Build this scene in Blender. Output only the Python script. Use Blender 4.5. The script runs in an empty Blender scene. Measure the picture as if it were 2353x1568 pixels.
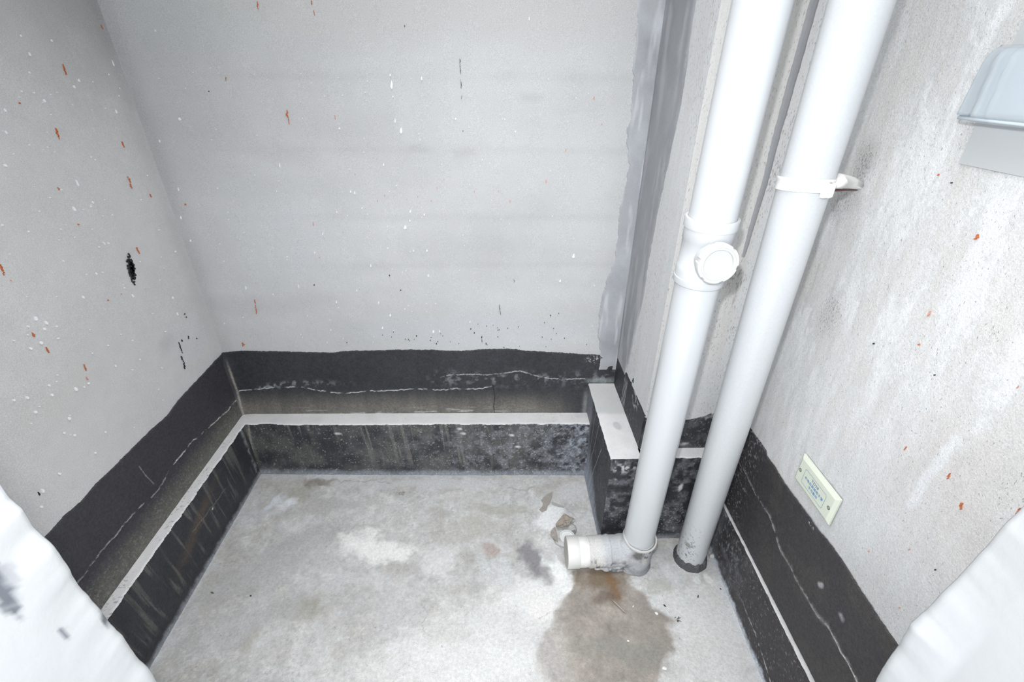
import bpy, bmesh, math, random
import numpy as np
from mathutils import Vector, Matrix

S = bpy.context.scene
COL = S.collection
random.seed(7)
# ------------------------------------------------------------------ camera
cam = bpy.data.cameras.new('camera'); camo = bpy.data.objects.new('camera', cam); COL.objects.link(camo)
cam.sensor_width = 36.0; cam.lens = 36.0 * 1086.46218 / 2353.0; cam.clip_start = 0.01
PI_, YA, RO = 0.52298, -0.03442, 0.00481
_f = Vector((-math.sin(YA)*math.cos(PI_), math.cos(YA)*math.cos(PI_), -math.sin(PI_)))
_r = Vector((math.cos(YA), math.sin(YA), 0)); _u = _r.cross(_f)
_r2 = math.cos(RO)*_r + math.sin(RO)*_u; _u2 = -math.sin(RO)*_r + math.cos(RO)*_u
M = Matrix((_r2, _u2, -_f)).transposed().to_4x4(); M.translation = (0, 0, 1.42)
camo.matrix_world = M
S.camera = camo
# ------------------------------------------------------------------ light and exposure
S.view_settings.view_transform = 'Standard'; S.view_settings.look = 'None'
S.view_settings.gamma = 1.0; S.view_settings.use_curve_mapping = False
S.view_settings.exposure = 0.0
w = bpy.data.worlds.new('world'); S.world = w; w.use_nodes = True
w.node_tree.nodes['Background'].inputs[0].default_value = (0.93, 0.96, 1.0, 1)
w.node_tree.nodes['Background'].inputs[1].default_value = 2.45
def spot(name, loc, target, energy, size, angle, blend=1.0, col=(1, 1, 1)):
    l = bpy.data.lights.new(name, 'SPOT'); l.energy = energy; l.shadow_soft_size = size
    l.spot_size = math.radians(angle); l.spot_blend = blend; l.color = col
    o = bpy.data.objects.new(name, l); COL.objects.link(o); o.location = loc
    o.rotation_euler = (Vector(target) - Vector(loc)).to_track_quat('-Z', 'Y').to_euler()
    return o
al = bpy.data.lights.new('ceiling_fill', 'AREA'); al.shape = 'RECTANGLE'; al.size = 1.0; al.size_y = .8; al.energy = 8; al.spread = math.radians(100)  # added overhead fill, unseen, standing in for flash bounced off the ceiling
alo = bpy.data.objects.new('ceiling_fill', al); COL.objects.link(alo); alo.location = (.05, .72, 2.38)
spot('camera_flash', (-0.055, 0.03, 1.56), (0.10, 1.0, 0.50), 40.0, 0.02, 165, 1.0, (1.0, 1.0, 1.0))
# ------------------------------------------------------------------ noise and painting helpers
def _h(ix, iy, seed):
    n = (ix.astype(np.int64)*374761393 + iy.astype(np.int64)*668265263 + int(seed)*1442695041) & 0x7fffffff
    n = ((n ^ (n >> 13)) * 1274126177) & 0x7fffffff
    return ((n ^ (n >> 16)) & 0xffff) / 65535.0
def vn(x, y, seed=0):
    ix = np.floor(x); iy = np.floor(y); fx = x-ix; fy = y-iy
    fx = fx*fx*(3-2*fx); fy = fy*fy*(3-2*fy); ix = ix.astype(np.int64); iy = iy.astype(np.int64)
    a = _h(ix, iy, seed); b = _h(ix+1, iy, seed); c = _h(ix, iy+1, seed); d = _h(ix+1, iy+1, seed)
    return (a*(1-fx)+b*fx)*(1-fy) + (c*(1-fx)+d*fx)*fy
def fbm(x, y, f=10., octs=4, seed=0, fy=None):
    fy = f if fy is None else fy
    r = 0.; a = .5; t = 0.
    for i in range(octs):
        r = r + a*vn(x*f+i*17.3, y*fy+i*9.1, seed+i); t += a; a *= .55; f *= 2.03; fy *= 2.03
    return r/t
def ss(a, b, x):
    t = np.clip((x-a)/(b-a), 0, 1); return t*t*(3-2*t)
def pdist(s, t, pts, closed=False):
    d = np.full(np.shape(s), 1e9); P = list(pts) + ([pts[0]] if closed else [])
    for (x0, y0), (x1, y1) in zip(P[:-1], P[1:]):
        dx, dy = x1-x0, y1-y0; L = dx*dx+dy*dy+1e-12
        k = np.clip(((s-x0)*dx+(t-y0)*dy)/L, 0, 1)
        d = np.minimum(d, np.hypot(s-x0-k*dx, t-y0-k*dy))
    return d
def psd(s, t, pts):
    ins = np.zeros(np.shape(s), bool); n = len(pts)
    for i in range(n):
        x0, y0 = pts[i]; x1, y1 = pts[(i+1) % n]
        c = ((y0 > t) != (y1 > t)); ins ^= c & (s < (x1-x0)*(t-y0)/((y1-y0) if abs(y1-y0) > 1e-9 else 1e-9)+x0)
    d = pdist(s, t, pts, True)
    return np.where(ins, -d, d)
def blob(s, t, c, rs, rt, ang=0., soft=.4, nz=.35, nf=30., seed=1):
    ca, sa = math.cos(math.radians(ang)), math.sin(math.radians(ang))
    u = ((s-c[0])*ca + (t-c[1])*sa)/rs; v = (-(s-c[0])*sa + (t-c[1])*ca)/rt
    d = np.sqrt(u*u+v*v) + nz*2*(fbm(s, t, nf, 4, seed)-.5)
    return 1 - ss(1-soft, 1+soft, d)
class Paint:
    def __init__(self, s, t, col):
        self.s, self.t = s, t; self.c = np.ones(np.shape(s)+(4,)); self.c[..., :3] = col; self.c[..., 3] = 0
    def mix(self, col, m):
        m = np.asarray(m)[..., None]; self.c[..., :3] = self.c[..., :3]*(1-m) + np.array(col)*m
    def mul(self, f): self.c[..., :3] *= np.asarray(f)[..., None]
    def rough(self, m): self.c[..., 3] = np.clip(np.maximum(self.c[..., 3], m), 0, 1)

# ------------------------------------------------------------------ object helpers
def tag(o, label=None, cat=None, group=None, kind=None):
    if label: o['label'] = label
    if cat: o['category'] = cat
    if group: o['group'] = group
    if kind: o['kind'] = kind
    return o
def link(name, me, mat, parent=None, smooth=True, **k):
    o = bpy.data.objects.new(name, me); COL.objects.link(o)
    if mat: me.materials.append(mat)
    if parent: o.parent = parent
    if smooth: me.polygons.foreach_set('use_smooth', [True]*len(me.polygons))
    return tag(o, **k)
def empty(name, loc=(0, 0, 0), **k):
    o = bpy.data.objects.new(name, None); COL.objects.link(o); o.location = loc
    o.empty_display_size = .05
    return tag(o, **k)
def unparent_shift(o):   # children are modelled in world coordinates
    for c in o.children: c.matrix_parent_inverse = Matrix.Translation(o.location).inverted()
def grid_mesh(name, P, col=None, flip=False):
    nu, nv = P.shape[:2]
    me = bpy.data.meshes.new(name)
    me.vertices.add(nu*nv); me.vertices.foreach_set('co', P.reshape(-1).astype(np.float32))
    idx = np.arange(nu*nv).reshape(nu, nv)
    q = np.stack([idx[:-1, :-1], idx[1:, :-1], idx[1:, 1:], idx[:-1, 1:]], -1).reshape(-1, 4)
    if flip: q = q[:, ::-1]
    n = len(q)
    me.loops.add(n*4); me.loops.foreach_set('vertex_index', q.reshape(-1).astype(np.int32))
    me.polygons.add(n); me.polygons.foreach_set('loop_start', np.arange(0, n*4, 4, dtype=np.int32))
    me.polygons.foreach_set('loop_total', np.full(n, 4, dtype=np.int32))
    if col is not None:
        a = me.color_attributes.new('paint', 'FLOAT_COLOR', 'POINT')
        a.data.foreach_set('color', col.reshape(-1).astype(np.float32))
    me.update(calc_edges=True)
    return me
def colour_verts(me, fn):
    n = len(me.vertices); co = np.zeros(n*3, np.float32); me.vertices.foreach_get('co', co); co = co.reshape(-1, 3)
    c = fn(co[:, 0].astype(float), co[:, 1].astype(float), co[:, 2].astype(float))
    a = me.color_attributes.new('paint', 'FLOAT_COLOR', 'POINT'); a.data.foreach_set('color', c.reshape(-1).astype(np.float32))
def seq(*segs):
    out = []
    for a, b, st in segs:
        n = max(1, int(round(abs(b-a)/st))); out += list(np.linspace(a, b, n, endpoint=False))
    out.append(segs[-1][1]); return np.array(out)
def tube(name, path, rad, mat, parent, seg=24, caps=True, **k):
    bm = bmesh.new(); path = [Vector(p) for p in path]; rings = []
    n0 = None
    for i, p in enumerate(path):
        d = (path[min(i+1, len(path)-1)] - path[max(i-1, 0)]).normalized()
        if n0 is None: n0 = d.orthogonal().normalized()
        n0 = (n0 - d*n0.dot(d)).normalized(); b = d.cross(n0)
        r = rad[i] if isinstance(rad, (list, tuple)) else rad
        rings.append([bm.verts.new(p + (n0*math.cos(a)+b*math.sin(a))*r) for a in [2*math.pi*j/seg for j in range(seg)]])
    for A, B in zip(rings[:-1], rings[1:]):
        for j in range(seg): bm.faces.new((A[j], A[(j+1) % seg], B[(j+1) % seg], B[j]))
    if caps: bm.faces.new(rings[0][::-1]); bm.faces.new(rings[-1])
    me = bpy.data.meshes.new(name); bm.to_mesh(me); bm.free()
    return link(name, me, mat, parent, **k)
def lathe(name, prof, origin, axis, mat, parent, seg=72, noise=0., colfn=None, close=False, **k):
    """prof: list of (radius, height along the axis)."""
    ax = Vector(axis).normalized(); n0 = ax.orthogonal().normalized(); b = ax.cross(n0); O = Vector(origin)
    bm = bmesh.new(); rings = []
    for r, h in prof:
        ring = []
        for j in range(seg):
            a = 2*math.pi*j/seg
            rr = r + (noise*(random.random()-.5) if r > 0 else 0)
            ring.append(bm.verts.new(O + ax*h + (n0*math.cos(a)+b*math.sin(a))*rr))
        rings.append(ring)
    pairs = list(zip(rings[:-1], rings[1:]))
    if close: pairs.append((rings[-1], rings[0]))
    for A, B in pairs:
        for j in range(seg): bm.faces.new((A[j], A[(j+1) % seg], B[(j+1) % seg], B[j]))
    bmesh.ops.remove_doubles(bm, verts=bm.verts, dist=1e-6)
    bmesh.ops.recalc_face_normals(bm, faces=bm.faces)
    me = bpy.data.meshes.new(name); bm.to_mesh(me); bm.free()
    if colfn: colour_verts(me, colfn)
    o = link(name, me, mat, parent, **k)
    m = o.modifiers.new('edge', 'EDGE_SPLIT'); m.split_angle = math.radians(38)
    return o
def bevel_box(name, lo, hi, bev, mat, parent, seg=3, **k):
    bm = bmesh.new(); bmesh.ops.create_cube(bm, size=1)
    for v in bm.verts:
        v.co = Vector([(lo[i]+hi[i])/2 + v.co[i]*(hi[i]-lo[i]) for i in range(3)])
    bmesh.ops.bevel(bm, geom=bm.edges[:], offset=bev, segments=seg, affect='EDGES', profile=.6)
    me = bpy.data.meshes.new(name); bm.to_mesh(me); bm.free()
    return link(name, me, mat, parent, **k)

# ------------------------------------------------------------------ materials
def mat(name):
    m = bpy.data.materials.new(name); m.use_nodes = True; nt = m.node_tree
    return m, nt, nt.nodes['Principled BSDF']
def N(nt, t, **kw):
    n = nt.nodes.new(t)
    for k, v in kw.items():
        if k in n.inputs: n.inputs[k].default_value = v
        else: setattr(n, k, v)
    return n
def surface_mat(name, grain=450., contrast=.12, bump=.25, bdist=.0008, rough=.9, pits=0., pitscale=(1, 1, .3), pitf=260., fleck=0., fleckf=140., fleckcol=(.1, .1, .1), med=0., medf=60., spec=.3, speck=0., speckf=420.):
    """vertex paint x fine grain, with real pits where the paint's alpha asks for them."""
    m, nt, b = mat(name); L = nt.links.new
    tc = N(nt, 'ShaderNodeNewGeometry'); pos = tc.outputs['Position']
    at = N(nt, 'ShaderNodeAttribute', attribute_name='paint')
    n1 = N(nt, 'ShaderNodeTexNoise', Scale=grain, Detail=3.0, Roughness=.65); L(pos, n1.inputs['Vector'])
    mr = N(nt, 'ShaderNodeMapRange'); L(n1.outputs['Fac'], mr.inputs['Value'])
    mr.inputs['From Min'].default_value = .3; mr.inputs['From Max'].default_value = .7
    mr.inputs['To Min'].default_value = 1-contrast; mr.inputs['To Max'].default_value = 1+contrast
    sc = N(nt, 'ShaderNodeVectorMath', operation='SCALE'); L(at.outputs['Color'], sc.inputs[0]); L(mr.outputs[0], sc.inputs['Scale'])
    col = sc.outputs[0]; h = n1.outputs['Fac']
    if med:
        n2 = N(nt, 'ShaderNodeTexNoise', Scale=medf, Detail=4.0, Roughness=.6); L(pos, n2.inputs['Vector'])
        mm = N(nt, 'ShaderNodeMapRange'); L(n2.outputs['Fac'], mm.inputs['Value'])
        mm.inputs['From Min'].default_value = .3; mm.inputs['From Max'].default_value = .7
        mm.inputs['To Min'].default_value = 1-med; mm.inputs['To Max'].default_value = 1+med
        s2 = N(nt, 'ShaderNodeVectorMath', operation='SCALE'); L(col, s2.inputs[0]); L(mm.outputs[0], s2.inputs['Scale']); col = s2.outputs[0]
        ad = N(nt, 'ShaderNodeMath', operation='MULTIPLY_ADD'); L(n2.outputs['Fac'], ad.inputs[0]); ad.inputs[1].default_value = 2.0; L(h, ad.inputs[2]); h = ad.outputs[0]
    def overlay(scale, freq, lo, hi, colour, amount, alpha=False, height=-1.5):
        nonlocal col, h
        mp = N(nt, 'ShaderNodeMapping'); mp.inputs['Scale'].default_value = scale; L(pos, mp.inputs['Vector'])
        nn = N(nt, 'ShaderNodeTexNoise', Scale=freq, Detail=2.0, Roughness=.5); L(mp.outputs[0], nn.inputs['Vector'])
        r = N(nt, 'ShaderNodeMapRange'); L(nn.outputs['Fac'], r.inputs['Value'])
        r.inputs['From Max'].default_value = hi
        if alpha:   # more pits where alpha is high
            k = N(nt, 'ShaderNodeMath', operation='MULTIPLY_ADD'); L(at.outputs['Alpha'], k.inputs[0]); k.inputs[1].default_value = -.22; k.inputs[2].default_value = lo
            L(k.outputs[0], r.inputs['From Min'])
            k2 = N(nt, 'ShaderNodeMath', operation='ADD'); L(k.outputs[0], k2.inputs[0]); k2.inputs[1].default_value = hi-lo; L(k2.outputs[0], r.inputs['From Max'])
        else: r.inputs['From Min'].default_value = lo
        a = N(nt, 'ShaderNodeMath', operation='MULTIPLY'); L(r.outputs[0], a.inputs[0]); a.inputs[1].default_value = amount
        mx = N(nt, 'ShaderNodeMix', data_type='RGBA'); L(a.outputs[0], mx.inputs[0]); L(col, mx.inputs[6]); mx.inputs[7].default_value = (*colour, 1); col = mx.outputs[2]
        hh = N(nt, 'ShaderNodeMath', operation='MULTIPLY_ADD'); L(r.outputs[0], hh.inputs[0]); hh.inputs[1].default_value = height; L(h, hh.inputs[2]); h = hh.outputs[0]
    if pits: overlay(pitscale, pitf, .745, .81, (.20, .195, .20), pits, True)
    if fleck: overlay((1, 1, 1), fleckf, .72, .75, fleckcol, fleck)
    if speck: overlay((1, 1, 1), speckf, .73, .79, (.62, .62, .64), speck, False, 1.0)
    L(col, b.inputs['Base Color']); b.inputs['Roughness'].default_value = rough; b.inputs['Specular IOR Level'].default_value = spec
    bp = N(nt, 'ShaderNodeBump', Strength=bump, Distance=bdist); L(h, bp.inputs['Height']); L(bp.outputs[0], b.inputs['Normal'])
    return m
def flat_mat(name, col, rough=.5, spec=.5, grain=0., gs=300., bump=0., bd=.0005, **kw):
    m, nt, b = mat(name); L = nt.links.new
    b.inputs['Base Color'].default_value = (*col, 1); b.inputs['Roughness'].default_value = rough; b.inputs['Specular IOR Level'].default_value = spec
    if grain or bump:
        tc = N(nt, 'ShaderNodeNewGeometry'); n1 = N(nt, 'ShaderNodeTexNoise', Scale=gs, Detail=4.0); L(tc.outputs['Position'], n1.inputs['Vector'])
        mx = N(nt, 'ShaderNodeMix', data_type='RGBA'); L(n1.outputs['Fac'], mx.inputs[0])
        mx.inputs[6].default_value = (*[c*(1-grain) for c in col], 1); mx.inputs[7].default_value = (*[min(1, c*(1+grain)) for c in col], 1)
        L(mx.outputs[2], b.inputs['Base Color'])
        if bump:
            bp = N(nt, 'ShaderNodeBump', Strength=bump, Distance=bd); L(n1.outputs['Fac'], bp.inputs['Height']); L(bp.outputs[0], b.inputs['Normal'])
    return m
M_plaster = surface_mat('sand_plaster', grain=520, contrast=.17, bump=.55, bdist=.0009, fleck=.0)
M_plaster_r = surface_mat('scraped_plaster', grain=450, contrast=.14, bump=.6, bdist=.001, pits=.6, pitscale=(1, 1, .42), pitf=430, med=.05, medf=190)
M_putty = surface_mat('pitted_white_putty', grain=300, contrast=.05, bump=.3, bdist=.0008, pits=.6, pitscale=(1, 1, .26), pitf=430, med=.03, medf=190)
M_mortar = surface_mat('smooth_grey_mortar', grain=200, contrast=.04, bump=.15, bdist=.0006, rough=.75)
M_floor = surface_mat('concrete_screed', grain=420, contrast=.13, bump=.6, bdist=.0009, fleck=.7, fleckf=210, fleckcol=(.14, .14, .12), med=.11, medf=110, rough=.85)
M_coat = surface_mat('black_waterproofing', grain=650, contrast=.5, bump=.6, bdist=.0012, rough=.6, med=.25, medf=130, speck=.35, speckf=620, spec=.4)
M_ledge = surface_mat('dusty_cement_top', grain=260, contrast=.05, bump=.3, bdist=.001, fleck=.4, fleckf=170, fleckcol=(.2, .2, .2))
M_jamb = surface_mat('white_wall_paint', grain=120, contrast=.01, bump=.25, bdist=.001, rough=.8)
M_pvc = flat_mat('white_pvc', (.585, .608, .625), .30, .5)
M_pvc_p = surface_mat('smeared_pvc', grain=200, contrast=.03, bump=.1, bdist=.0004, rough=.35, spec=.5)
M_cap = flat_mat('ivory_pvc', (.66, .66, .64), .35, .5)
M_capend = flat_mat('dusty_cap_face', (.50, .49, .46), .7, .3, grain=.06, gs=150)
M_mortar_lump = surface_mat('cement_smear', grain=250, contrast=.14, bump=.6, bdist=.0015, rough=.9)
M_dark_mortar = flat_mat('dark_sealant', (.085, .088, .095), .7, .3, grain=.6, gs=260, bump=.6, bd=.002)
M_white_mark = flat_mat('white_paint_fleck', (.80, .81, .82), .7)
M_orange_mark = flat_mat('orange_paint_fleck', (.50, .15, .06), .8, .2, grain=.3, gs=500)
M_pink_mark = flat_mat('faint_red_fleck', (.62, .30, .24), .7)
M_black_mark = flat_mat('black_coating_fleck', (.02, .022, .025), .6)
M_grey_mark = flat_mat('grey_cement_fleck', (.20, .21, .23), .8)

# ------------------------------------------------------------------ the planes of the room
LX = -1.00760
def BY(x): return 1.48499 + (-0.02188)*x
def RX(y): return 0.73905 + (-0.01691)*(1.48499 - y)
CX, DY = 0.44282, 1.11503
def st(*a): return [np.asarray(v, float)+0*sum(np.asarray(q, float) for q in a) for v in a]
def P_left(s, t, d=0.):  s, t, d = st(s, t, d); return np.stack([LX+d, s, t], -1)
def P_back(s, t, d=0.):  s, t, d = st(s, t, d); return np.stack([s, BY(s)-d, t], -1)
def P_right(s, t, d=0.): s, t, d = st(s, t, d); return np.stack([RX(s)-d, s, t], -1)
def P_cl(s, t, d=0.):    s, t, d = st(s, t, d); return np.stack([CX-d, s, t], -1)
def P_cf(s, t, d=0.):    s, t, d = st(s, t, d); return np.stack([s, DY-d, t], -1)
def P_up(s, t, d=0.):    s, t, d = st(s, t, d); return np.stack([s, t, d], -1)

def panel(name, P, sv, tv, paint, m, parent=None, disp=None, flip=False, **k):
    s, t = np.meshgrid(sv, tv, indexing='ij')
    pc = paint(s, t); d = disp(s, t) if disp else 0.
    return link(name, grid_mesh(name, P(s, t, d), pc.c, flip), m, parent, **k)
def coat(name, P, axis, a, lo, hi, nv, thick, paint, m, parent, disp=None, flip=False, bulge=None, **k):
    """a thin layer between two ragged edges lo(a) and hi(a)."""
    v = np.linspace(0, 1, nv)
    A, V = np.meshgrid(a, v, indexing='ij')
    lo_, hi_ = lo(a)[:, None], hi(a)[:, None]
    W = lo_ + (hi_-lo_)*V
    s, t = (A, W) if axis == 's' else (W, A)
    d = np.full(A.shape, thick)
    if disp: d = d + disp(s, t)
    if bulge: d = d + bulge(s, t)
    d[:, 0] = -.0012; d[:, -1] = -.0012
    pc = paint(s, t)
    return link(name, grid_mesh(name, P(s, t, d), pc.c, flip), m, parent, **k)
def prof(pts, amp=.002, f=120., seed=3, amp2=0., f2=600.):
    xs = sorted(pts); X = [p[0] for p in xs]; Y = [p[1] for p in xs]
    def fn(a):
        z = np.zeros_like(a)
        return np.interp(a, X, Y) + amp*2*(fbm(a, z, f, 3, seed)-.5) + amp2*2*(fbm(a, z+3.3, f2, 3, seed+7)-.5)
    return fn

# plaster splashes: small flat flakes lying on a wall, a few tenths of a millimetre thick
def flakes(name, P, items, m, parent, th=.0006, **k):
    bm = bmesh.new(); rnd = random.Random(len(items)*13+int(items[0][0]*1000))
    for (s, t, ln, wd, ang) in items:
        n = 9; top = []; bot = []
        for i in range(n):
            a = 2*math.pi*i/n; rr = 1 + .35*(rnd.random()-.5)
            u = math.cos(a)*ln/2*rr; v = math.sin(a)*wd/2*rr*(1 - .45*math.cos(a))
            ca, sa = math.cos(math.radians(ang)), math.sin(math.radians(ang))
            ps, pt = s+u*ca-v*sa, t+u*sa+v*ca
            top.append(bm.verts.new(P(ps, pt, th+.0012))); bot.append(bm.verts.new(P(ps+0*u, pt, -.001)))
        bm.faces.new(top)
        for i in range(n): bm.faces.new((top[i], top[(i+1) % n], bot[(i+1) % n], bot[i]))
    bmesh.ops.recalc_face_normals(bm, faces=bm.faces)
    me = bpy.data.meshes.new(name); bm.to_mesh(me); bm.free()
    return link(name, me, m, parent, smooth=False, kind='stuff', **k)
def scatter(n, s0, s1, t0, t1, ln, wd, ang, seed, power=2.):
    r = random.Random(seed); out = []
    for i in range(n):
        q = r.random()**power
        out.append((r.uniform(s0, s1), r.uniform(t0, t1), ln*(.25+.75*q), wd*(.3+.7*q), ang+r.uniform(-14, 14)))
    return out
def strokes(pts):   # (centre, length m, width m, angle deg)
    return [(c[0], c[1], l, w_, a) for (c, l, w_, a) in pts]

# ================================================================== STRUCTURE
WHITE = (.66, .675, .69)
# ---- floor
def paint_floor(s, t):
    p = Paint(s, t, (.565, .565, .56))
    ws = s + .07*(fbm(s, t, 13, 5, 50)-.5); wt = t + .06*(fbm(s, t, 13, 5, 60)-.5)
    p.mul(1 + .34*(fbm(s, t, 7, 5, 5)-.5)); p.mul(1 + .34*(fbm(s, t, 38, 5, 6)-.5)); p.mul(1 + .22*(fbm(s, t, 110, 3, 3)-.5)); p.mix((.44, .425, .40), .5*ss(.52, .7, fbm(s, t, 9, 4, 2))); p.mix((.60, .62, .63), .5*ss(.52, .66, fbm(s, t, 16, 4, 4)))
    p.mul(.90 + .0*s); p.mul(1 + .30*(fbm(s, t, 55, 5, 401)-.5)); g = fbm(s, t, 140, 3, 402); p.mix((.26, .26, .25), .45*ss(.66, .78, g)*ss(.42, .6, fbm(s, t, 12, 3, 403))); p.mix((.70, .70, .69), .45*ss(.66, .78, fbm(s, t, 120, 3, 404))*ss(.42, .6, fbm(s, t, 14, 3, 405)))
    p.mix((.33, .33, .33), .18*ss(.50, .72, fbm(s+.3*t, t, 20, 5, 406))); p.mix((.42, .38, .33), .15*ss(.55, .75, fbm(s, t, 11, 4, 407)))
    LT, DK, OL, TP = (.66, .665, .66), (.40, .40, .41), (.33, .325, .27), (.385, .345, .305)
    for c, rs, rt, a, col, op in [
        ((-0.0405, 0.7373), .26, .13, 10, LT, .5), ((-0.1829, 0.6849), .22, .07, 0, LT, .5), ((-0.4148, 1.0551), .125, .042, -8, (.76, .76, .75), .9), ((-0.5058, 1.0955), .06, .03, 0, (.76, .76, .75), .8),
        ((-0.2029, 1.0029), .06, .05, 0, LT, .55), ((0.1830, 1.1580), .06, .06, 40, (.74, .76, .77), .9), ((0.1954, 0.9368), .05, .06, 30, (.78, .79, .79), .85),
        ((0.1204, 0.8807), .09, .05, 0, LT, .9), ((-0.8457, 1.2771), .06, .015, 55, (.63, .66, .71), .9), ((-0.8773, 1.2174), .05, .02, 60, (.58, .60, .65), .7),
        ((-0.7162, 1.3558), .075, .022, 0, (.24, .22, .19), .9), ((-0.7704, 1.3175), .06, .035, 0, (.34, .33, .29), .6),
        ((-0.5771, 0.8600), .05, .032, 0, OL, .85), ((-0.5946, 0.8538), .1, .05, 10, OL, .3), ((-0.7168, 0.7634), .03, .03, 0, OL, .5), ((-0.6943, 1.1009), .09, .03, 30, (.40, .40, .40), .6), ((-0.5852, 1.2491), .09, .02, 5, (.42, .42, .42), .5), ((-0.8131, 1.2556), .07, .018, 50, (.72, .74, .77), .8),
        ((0.0940, 1.0023), .055, .045, -35, (.20, .195, .21), .85), ((0.1265, 0.9541), .04, .03, -30, (.22, .215, .22), .7), ((-0.0371, 1.0441), .032, .028, 20, (.36, .29, .26), .75),
        ((0.0018, 1.2122), .11, .02, 0, (.38, .375, .33), .6), ((-0.1075, 1.1289), .09, .045, 0, (.42, .415, .37), .5),
        ((-0.7590, 1.0032), .22, .08, 30, (.40, .40, .405), .6), ((-0.7247, 1.2329), .2, .03, 8, (.43, .425, .42), .6), ((-0.7548, 0.8070), .22, .05, 20, (.43, .43, .435), .55),
        ((-0.3606, 0.8603), .12, .06, 0, (.42, .42, .425), .5), ((-0.2546, 1.3473), .3, .02, 0, (.55, .56, .58), .6), ((0.2725, 1.2881), .07, .05, 0, (.56, .57, .58), .7),
        ((0.6818, 0.9076), .022, .016, -20, (.70, .69, .67), .9), ((0.6136, 0.9141), .014, .008, 0, (.66, .69, .69), .8), ((0.6160, 0.8114), .15, .1, 0, (.62, .63, .625), .65),
        ((0.4938, 0.8911), .03, .03, 0, (.40, .41, .37), .7), ((0.5954, 0.6951), .12, .1, 0, (.60, .60, .595), .7), ((0.4212, 0.8789), .03, .02, 0, (.64, .65, .65), .8),
        ((0.1296, 0.8324), .05, .05, 0, (.70, .69, .67), .7), ((0.1368, 0.7088), .03, .06, 0, (.42, .42, .43), .6), ((0.1606, 0.6531), .04, .02, 0, (.45, .46, .46), .5),
        ((0.2879, 0.6387), .06, .02, 0, (.62, .64, .64), .5), ((0.7140, 1.0429), .012, .02, 0, (.62, .46, .38), .8)]:
        p.mix(col, op*blob(ws, wt, c, rs, rt, a, .42, .62, 34, int(c[0]*1000) % 97))
    st_ = [(0.2357, 0.9617), (0.4074, 0.9352), (0.3946, 0.9057), (0.4454, 0.8669), (0.4707, 0.8412), (0.4709, 0.8064), (0.5108, 0.7949), (0.4725, 0.7606), (0.4905, 0.7333), (0.4906, 0.6925), (0.4485, 0.6605), (0.4026, 0.6269), (0.1998, 0.6007), (0.1008, 0.6443), (0.0940, 0.7101), (0.1505, 0.7801), (0.1719, 0.8311), (0.2205, 0.9137)]
    d = psd(ws, wt, st_)
    m = 1 - ss(-.010, .006, d + .012*(fbm(s, t, 60, 3, 71)-.5))
    left = ss(0.1302, 0.2444, ws)
    p.mix(TP, m*(.50+.42*left)); p.mul(1 + .35*m*(fbm(s, t, 70, 4, 408)-.5)); p.mul(1 - m*.5*(fbm(s, t, 22, 5, 72))*(.3+.7*left))
    rim = np.exp(-(d/.006)**2)*ss(0.3142, 0.4412, s); p.mix((.34, .32, .30), rim*.45)
    p.mix((.24, .235, .215), m*.75*blob(ws, wt, (0.3629, 0.7021), .13, .035, -12, .6, .5, 18, 8))
    p.mix((.25, .225, .21), m*.7*blob(ws, wt, (0.4532, 0.8228), .04, .04, 0, .6, .5, 18, 9))
    p.mix((.17, .13, .09), .9*blob(ws, wt, (0.3121, 0.9185), .085, .035, -8, .6, .6, 30, 11))
    p.mix((.19, .11, .055), .75*blob(ws, wt, (0.3533, 0.8952), .018, .055, 20, .6, .6, 40, 12))
    p.mix((.13, .10, .08), .75*blob(ws, wt, (0.3348, 0.8603), .035, .016, 0, .6, .6, 40, 13))
    # pale blue-grey slurry where the floor meets the kerbs
    e = np.minimum(np.minimum(np.abs(s+.965), np.abs(s-0.6956)), np.abs(t-1.392))
    p.mix((.50, .54, .60), .5*np.exp(-(e/.012)**2)*fbm(s, t, 40, 3, 15))
    for pl in ([(-0.2478, 0.8570), (-0.2181, 0.8295), (-0.2224, 0.7912), (-0.2035, 0.7600)], [(0.1208, 0.8064), (0.1824, 0.8308), (0.2097, 0.8367), (0.2905, 0.8411)], [(0.0283, 1.3059), (0.1032, 1.2820), (0.1392, 1.3138)], [(0.2460, 1.2153), (0.2713, 1.1651), (0.2449, 1.1468)], [(-0.7077, 1.3829), (-0.6161, 1.3620), (-0.4973, 1.3655), (-0.4254, 1.3476)]):
        p.mix((.26, .25, .24), .55*(1-ss(.0006, .003, pdist(ws, wt, pl))))
    return p
fl = panel('floor', P_up, seq((-1.05, -.98, .02), (-.98, .80, .0035)), seq((-.3, .55, .02), (.55, 1.46, .0035), (1.46, 1.52, .03)), paint_floor, M_floor,
      disp=lambda s, t: .006*(fbm(s, t, 4, 3, 21)-.5) + .0016*(fbm(s, t, 40, 3, 22)-.5) - .001, kind='structure')
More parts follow.
